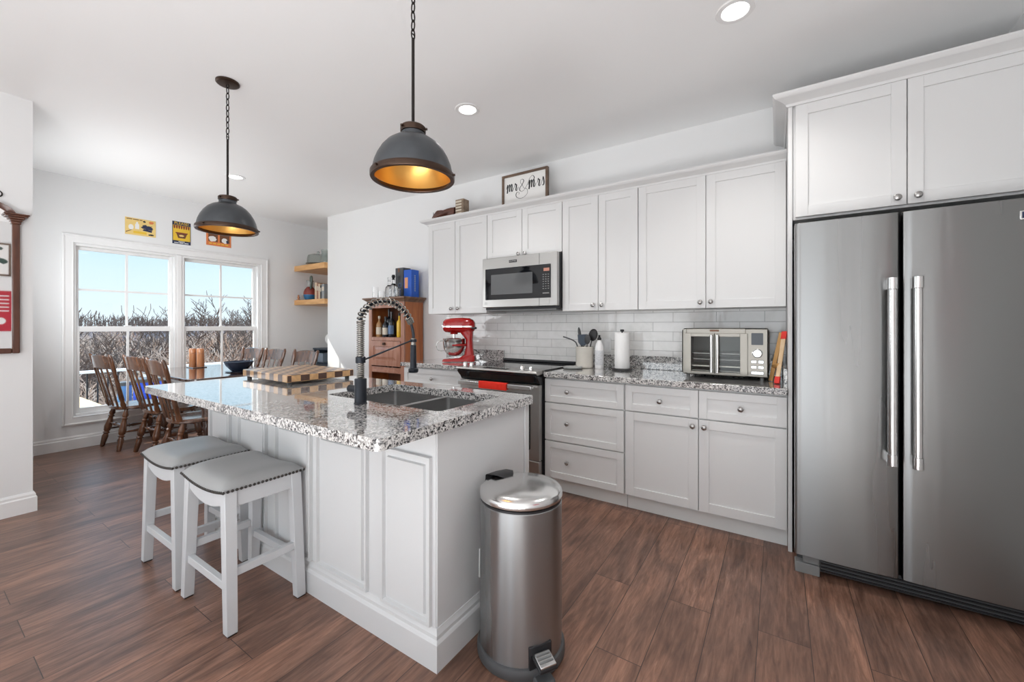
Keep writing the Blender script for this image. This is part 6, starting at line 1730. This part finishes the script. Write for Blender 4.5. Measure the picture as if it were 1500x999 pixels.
flat([(Y0 + 0.006, Z0 + 0.020), (Y0 + 0.060, Z0 + 0.055), (Y0 + 0.058, Z0 + 0.060), (Y0 + 0.006, Z0 + 0.030)], 'brown', s1, 0.0046, 'thin_line')

Y0, Y1, Z0, Z1 = 1.878, 2.060, 2.258, 2.528
s2 = thing('tin_sign', 'upright yellow and black tin sign with a brown bowl, middle one above the window', 'tin sign', (XW, 1.97, Z0), group='tin signs above the window')
MB().box(XW + 0.001, XW + 0.004, Y0, Y1, Z0, Z1).build('plate', 'navy', s2, smooth=0)
flat(rect(Y0 + 0.006, Y1 - 0.006, Z0 + 0.040, Z1 - 0.045), 'yellow', s2, 0.0046, 'yellow_field')
wall_text('PLEASE!', 0.043, 'yellow', s2, (Y0 + Y1) / 2, Z1 - 0.022, 0.0045)
m_ = MB()
for k in range(7):
    yy = Y0 + 0.020 + k * 0.0235
    m_.prism([(yy - 0.010, Z1 - 0.048), (yy + 0.010, Z1 - 0.048), (yy + 0.006, Z1 - 0.082), (yy, Z1 - 0.090), (yy - 0.006, Z1 - 0.082)], 'x', XW + 0.0046, XW + 0.0054)
m_.build('red_fringe', 'maroon', s2, smooth=0)
flat([(Y0 + 0.035, Z0 + 0.135), (Y1 - 0.035, Z0 + 0.135), (Y1 - 0.042, Z0 + 0.115), (Y1 - 0.056, Z0 + 0.072), (Y0 + 0.056, Z0 + 0.072), (Y0 + 0.042, Z0 + 0.115)], 'brown', s2, 0.0052, 'brown_bowl')
flat(rect(Y0 + 0.030, Y1 - 0.030, Z0 + 0.128, Z0 + 0.140), 'maroon', s2, 0.0056, 'bowl_rim')
flat(blob((Y0 + Y1) / 2, Z0 + 0.102, 0.026, 0.012, 16, 9, 0.25), 'pale_yellow', s2, 0.0058, 'bowl_mark')
m_ = MB()
m_.prism(rect(Y0 + 0.060, Y1 - 0.060, Z0 + 0.026, Z0 + 0.033), 'x', XW + 0.004, XW + 0.0046)
for k in range(3):
    m_.prism(rect(Y0 + 0.018 + 0.050 * k, Y0 + 0.060 + 0.050 * k, Z0 + 0.010, Z0 + 0.018), 'x', XW + 0.004, XW + 0.0046)
m_.build('bottom_lettering', 'cream', s2, smooth=0)

Y0, Y1, Z0, Z1 = 2.224, 2.505, 2.298, 2.485
s3 = thing('tin_sign', 'orange tin sign with two white shapes, partly behind the farther pendant lamp', 'tin sign', (XW, 2.36, Z0), group='tin signs above the window')
MB().box(XW + 0.001, XW + 0.004, Y0, Y1, Z0, Z1).build('plate', 'orange', s3, smooth=0)
flat(rect(Y0 + 0.022, Y0 + 0.128, Z0 + 0.050, Z1 - 0.020), 'brown', s3, 0.0046, 'dark_field')
flat(rect(Y0 + 0.150, Y1 - 0.018, Z0 + 0.050, Z1 - 0.020), 'brown', s3, 0.0046, 'dark_field')
flat(blob(Y0 + 0.068, Z0 + 0.085, 0.042, 0.036, 18, 2, 0.12), 'cream', s3, 0.0052, 'white_shape')
flat(blob(Y0 + 0.205, Z0 + 0.080, 0.034, 0.034, 18, 3, 0.15), 'cream', s3, 0.0052, 'white_shape')
flat(blob(Y0 + 0.235, Z0 + 0.070, 0.014, 0.022, 12, 8, 0.2), 'navy', s3, 0.0056, 'dark_mark')
m_ = MB()
for k in range(5):
    m_.prism(rect(Y0 + 0.030 + k * 0.046, Y0 + 0.062 + k * 0.046, Z0 + 0.022, Z0 + 0.034), 'x', XW + 0.004, XW + 0.0046)
m_.build('bottom_lettering', 'yellow', s3, smooth=0)

# ================================================================== OUTSIDE THE WINDOW
def ground_z(x, y):
    d = -x
    if d < 12: z = -2.6 - 0.25 * (d - 6)
    elif d < 34: z = -4.1 - 0.26 * (d - 12)
    elif d < 60: z = -9.82 - 0.03 * (d - 34)
    else: z = -10.6 + 0.115 * (d - 60)
    return z + 0.35 * math.sin(0.31 * y + 0.2 * x) + 0.02 * y * 0
vs = []; fs = []
xs_ = [6.6 + 1.6 * i * (1 + i * 0.035) for i in range(38)]
ys_ = [-25 + 2.6 * j for j in range(44)]
for x in xs_:
    for y in ys_:
        vs.append((-x, y, ground_z(-x, y)))
n = len(ys_)
for i in range(len(xs_) - 1):
    for j in range(n - 1):
        a = i * n + j
        fs.append((a, a + 1, a + n + 1, a + n))
struct(MB().add(vs, fs).build('ground', 'ground', org=(0, 0, 0), smooth=80))
# far wooded ridge closing the view
vs = []; fs = []
rr_ = random.Random(11)
N = 150
for j in range(N):
    y = -10 + 130 * j / (N - 1)
    vs += [(-118, y, -8), (-124, y, 0.2), (-132, y, 1.5 + 0.35 * math.sin(y * 0.17)), (-150, y, -4)]
for j in range(N - 1):
    for k in range(3):
        a = j * 4 + k
        fs.append((a, a + 1, a + 5, a + 4))
struct(MB().add(vs, fs).build('far_ridge', 'far_hill', org=(0, 0, 0), smooth=0))

# timber deck with railing, a stack of boards and blue drums
deck = thing('deck', 'weathered timber deck outside the dining window', 'deck', (-8.0, 2.0, -0.42))
MB().box(-9.6, -6.45, -1.5, 6.2, -0.50, -0.42).build('deck_boards', 'deck', deck)
for x in (-9.4, -6.7):
    for y in (-1.2, 2.2, 5.8):
        MB().box(x - 0.07, x + 0.07, y - 0.07, y + 0.07, ground_z(x, y) - 0.3, -0.50).build('deck_post', 'deck', deck)
rl = thing('deck_railing', 'deck railing with pale top rail and thin black balusters', 'railing', (-9.3, 2.0, -0.42))
MB().box(-9.36, -9.24, -1.5, 6.2, 0.505, 0.545).build('top_rail', 'trim', rl, bevel=0.004)
MB().box(-9.33, -9.27, -1.5, 6.2, -0.36, -0.32).build('bottom_rail', 'trim', rl)
for k in range(62):
    y = -1.4 + 0.122 * k
    if k % 12 == 8:
        MB().box(-9.35, -9.25, y - 0.05, y + 0.05, -0.42, 0.505).build('rail_post', 'trim', rl)
    else:
        MB().box(-9.309, -9.291, y - 0.009, y + 0.009, -0.32, 0.505).build('baluster', 'black', rl)
rnd = random.Random(5)
for lay in range(6):
    for k in range(4):
        y0 = 1.10 + 0.150 * k + rnd.uniform(-0.012, 0.012)
        z0 = -0.42 + 0.112 * lay
        if lay == 5 and k == 3: continue
        o = MB().box(-9.15 + rnd.uniform(-0.04, 0.15), -6.80 + rnd.uniform(-0.2, 0.1), y0, y0 + 0.138, z0, z0 + 0.111).build('lumber_board', 'lumber', bevel=0.003)
        tag(o, 'pale pine board in the lumber stack on the deck outside', 'lumber', 'pine boards stacked on the deck')
def drum(label, x, y, r, h, mat):
    t = thing('barrel', label, 'barrel', (x, y, -0.42))
    MB().lathe([(0, -0.42), (r * 0.95, -0.42), (r, -0.40), (r, -0.42 + h * 0.32), (r * 1.03, -0.42 + h * 0.34), (r, -0.42 + h * 0.36), (r, -0.42 + h * 0.66), (r * 1.03, -0.42 + h * 0.68), (r, -0.42 + h * 0.70), (r, -0.44 + h), (r * 0.95, -0.42 + h), (0, -0.42 + h)], (x, y, 0), 28).build('drum', mat, t, smooth=40)
    MB().lathe([(r * 1.02, -0.47 + h), (r * 1.03, -0.42 + h), (r * 0.9, -0.41 + h), (0, -0.405 + h)], (x, y, 0), 28).build('lid', 'dark_grey', t)
drum('faded blue barrel on the deck, seen between two near dining chairs', -8.62, 2.06, 0.085, 0.80, 'blue_pale')
drum('bright blue barrel on the deck, seen through the middle near dining chair', -8.35, 2.27, 0.17, 0.86, 'blue_tarp')

# bare winter trees on the slope
def tree_mesh(name, seed, H, mat, spread=0.55, levels=4, twigs=True):
    rnd = random.Random(seed)
    V = []; F = []
    def seg(p0, p1, r0, r1, n):
        r0 = max(r0, 0.015); r1 = max(r1, 0.011)
        d = (p1 - p0)
        if d.length < 1e-4: return
        d.normalize()
        a = Vector((0, 0, 1)) if abs(d.z) < 0.9 else Vector((1, 0, 0))
        u = d.cross(a).normalized(); w = d.cross(u); b = len(V)
        for p, r in ((p0, r0), (p1, r1)):
            for k in range(n):
                q = 2 * math.pi * k / n
                V.append(tuple(p + (u * math.cos(q) + w * math.sin(q)) * r))
        for k in range(n):
            l = (k + 1) % n
            F.append((b + k, b + l, b + n + l, b + n + k))
    def grow(p, d, L, r, lev):
        nseg = 4 if lev == 0 else 3
        for i in range(nseg):
            d2 = (d + Vector((rnd.uniform(-1, 1), rnd.uniform(-1, 1), rnd.uniform(-0.3, 0.6))) * (0.10 + 0.07 * lev)).normalized()
            q = p + d2 * (L / nseg)
            rn = r * (0.86 if lev == 0 else 0.75)
            seg(p, q, r, rn, 6 if lev == 0 else (4 if lev == 1 else 3))
            p, d, r = q, d2, rn
            if lev < levels and (lev > 0 or i >= 1):
                for b in range(2 if lev < 3 else 2):
                    ang = rnd.uniform(0, 2 * math.pi)
                    s = Vector((math.cos(ang), math.sin(ang), rnd.uniform(0.1, 0.9)))
                    nd = (d * (0.75 - 0.1 * lev) + s * spread).normalized()
                    grow(p, nd, L * rnd.uniform(0.42, 0.62), r * rnd.uniform(0.45, 0.62), lev + 1)
    grow(Vector((0, 0, -0.4)), Vector((0, 0, 1)), H * 0.62, H * 0.016, 0)
    me = bpy.data.meshes.new(name)
    me.from_pydata(V, [], F); me.update()
    me.materials.append(M[mat])
    return me
tm = [tree_mesh('bare_tree', 1, 10.0, 'bark'), tree_mesh('bare_tree', 2, 9.0, 'bark', 0.75), tree_mesh('bare_tree', 3, 11.0, 'bark', 0.45), tree_mesh('bare_tree', 4, 8.5, 'bark_sunlit', 0.7), tree_mesh('bare_tree', 5, 9.0, 'bark_sunlit', 0.6), tree_mesh('bare_tree', 6, 9.5, 'brush', 0.65)]
TL = {'near': 'bare brown tree on the slope just beyond the deck, seen through the window',
      'far': 'bare grey-brown tree standing farther down the wooded slope'}
def place_tree(me, x, y, ztop, H0, label, group, rz, s=None):
    """stand a tree on the ground and scale it so its crown reaches ztop"""
    g0 = ground_z(x, y)
    sc = (ztop - g0) / H0 if s is None else s
    o = bpy.data.objects.new('bare_tree', me); C.objects.link(o)
    o.location = (x, y, g0); o.scale = (sc, sc, sc); o.rotation_euler = (0, 0, rz)
    tag(o, label, 'tree', group)
    return o
hts = [max(v.co.z for v in me.vertices) for me in tm]
rnd = random.Random(21)
# three taller trees that break the skyline
place_tree(tm[0], -19.0, 3.75, 2.9, hts[0], 'bare tree with spreading branches rising above the skyline at the left window edge', 'trees above the skyline', 0.4)
place_tree(tm[1], -24.0, 6.55, 2.5, hts[1], 'rounded bare tree rising above the skyline, right half of the left window', 'trees above the skyline', 1.3)
place_tree(tm[2], -22.0, 8.40, 2.75, hts[2], 'slender bare tree rising above the skyline, left half of the right window', 'trees above the skyline', 2.2)
place_tree(tm[2], -21.0, 8.95, 2.9, hts[2], 'slender dark bare tree rising above the skyline, right half of the right window', 'trees above the skyline', 4.0)
for k in range(34):
    d = 13 + 13 * rnd.random()
    y = d * rnd.uniform(0.12, 0.52)
    i = rnd.choice((1, 3, 3, 4, 4, 5))
    place_tree(tm[i], -d, y, 1.263 + rnd.uniform(-0.075, -0.012) * d * 0.85, hts[i], TL['near'], 'bare trees beyond the deck', rnd.uniform(0, 6.28))
for k in range(60):
    d = 27 + 60 * rnd.random()
    y = d * rnd.uniform(0.10, 0.54)
    i = rnd.choice((1, 3, 3, 4, 4, 5))
    place_tree(tm[i], -d, y, 1.263 + rnd.uniform(-0.022, 0.010) * d, hts[i], TL['far'], 'bare trees farther down the slope', rnd.uniform(0, 6.28))
# tangled undergrowth and dead leaves
def brush_mesh(name, mat, count, dmin, dmax, hmin, hmax, rad, seed, lean=0.35):
    rnd = random.Random(seed); V = []; F = []
    for k in range(count):
        d = dmin + (dmax - dmin) * rnd.random() ** 1.3
        y = d * rnd.uniform(0.08, 0.58)
        z = ground_z(-d, y) if d < 118 else max(ground_z(-d, y), 0.2 + 1.3 * (d - 124) / 8)
        h = rnd.uniform(hmin, hmax)
        r = rad * (0.5 + d / 25)
        tx, ty = rnd.uniform(-lean, lean) * h, rnd.uniform(-lean, lean) * h
        for f in range(3):
            b = len(V); sx, sy = rnd.uniform(-0.3, 0.3) * h, rnd.uniform(-0.3, 0.3) * h
            p0 = (-d, y, z - 0.2) if f == 0 else (-d + tx * 0.5, y + ty * 0.5, z + h * 0.45)
            p1 = (-d + tx + sx * (f > 0), y + ty + sy * (f > 0), z + h * (1 - 0.12 * f))
            for p, rr in ((p0, r), (p1, r * 0.35)):
                for q in range(3):
                    a = 2.094 * q
                    V.append((p[0] + rr * math.cos(a), p[1] + rr * math.sin(a), p[2]))
            F += [(b, b + 1, b + 4, b + 3), (b + 1, b + 2, b + 5, b + 4), (b + 2, b, b + 3, b + 5)]
    me = bpy.data.meshes.new(name); me.from_pydata(V, [], F); me.update(); me.materials.append(M[mat])
    o = bpy.data.objects.new(name, me); C.objects.link(o)
    return o
o = brush_mesh('brushwood', 'brush', 7500, 10.5, 60, 1.6, 4.2, 0.013, 31)
tag(o, 'tangled grey-brown undergrowth covering the slope beyond the deck', 'undergrowth', kind='stuff')
o = brush_mesh('far_woods', 'bark', 6500, 60, 134, 1.4, 3.0, 0.016, 32, 0.18)
tag(o, 'hazy bare woods covering the distant ridge below the sky', 'woods', kind='stuff')
rnd = random.Random(8); V = []; F = []
for k in range(5200):
    d = 11 + 26 * rnd.random(); y = d * rnd.uniform(0.1, 0.55)
    z = ground_z(-d, y) + rnd.uniform(0.1, 1.0) ** 1.5 * (3.0 + 0.06 * d)
    s = rnd.uniform(0.03, 0.075) * (0.6 + d / 30); b = len(V)
    ax = Vector((rnd.uniform(-1, 1), rnd.uniform(-1, 1), rnd.uniform(-1, 1))).normalized(); bx = ax.orthogonal().normalized()
    c = Vector((-d, y, z))
    V += [tuple(c + ax * s), tuple(c + bx * s * 0.6), tuple(c - ax * s), tuple(c - bx * s * 0.6)]
    F.append((b, b + 1, b + 2, b + 3))
me = bpy.data.meshes.new('dead_leaves'); me.from_pydata(V, [], F); me.update(); me.materials.append(M['leaf'])
o = bpy.data.objects.new('dead_leaves', me); C.objects.link(o)
tag(o, 'orange-brown dead leaves clinging to the undergrowth on the slope', 'leaves', kind='stuff')
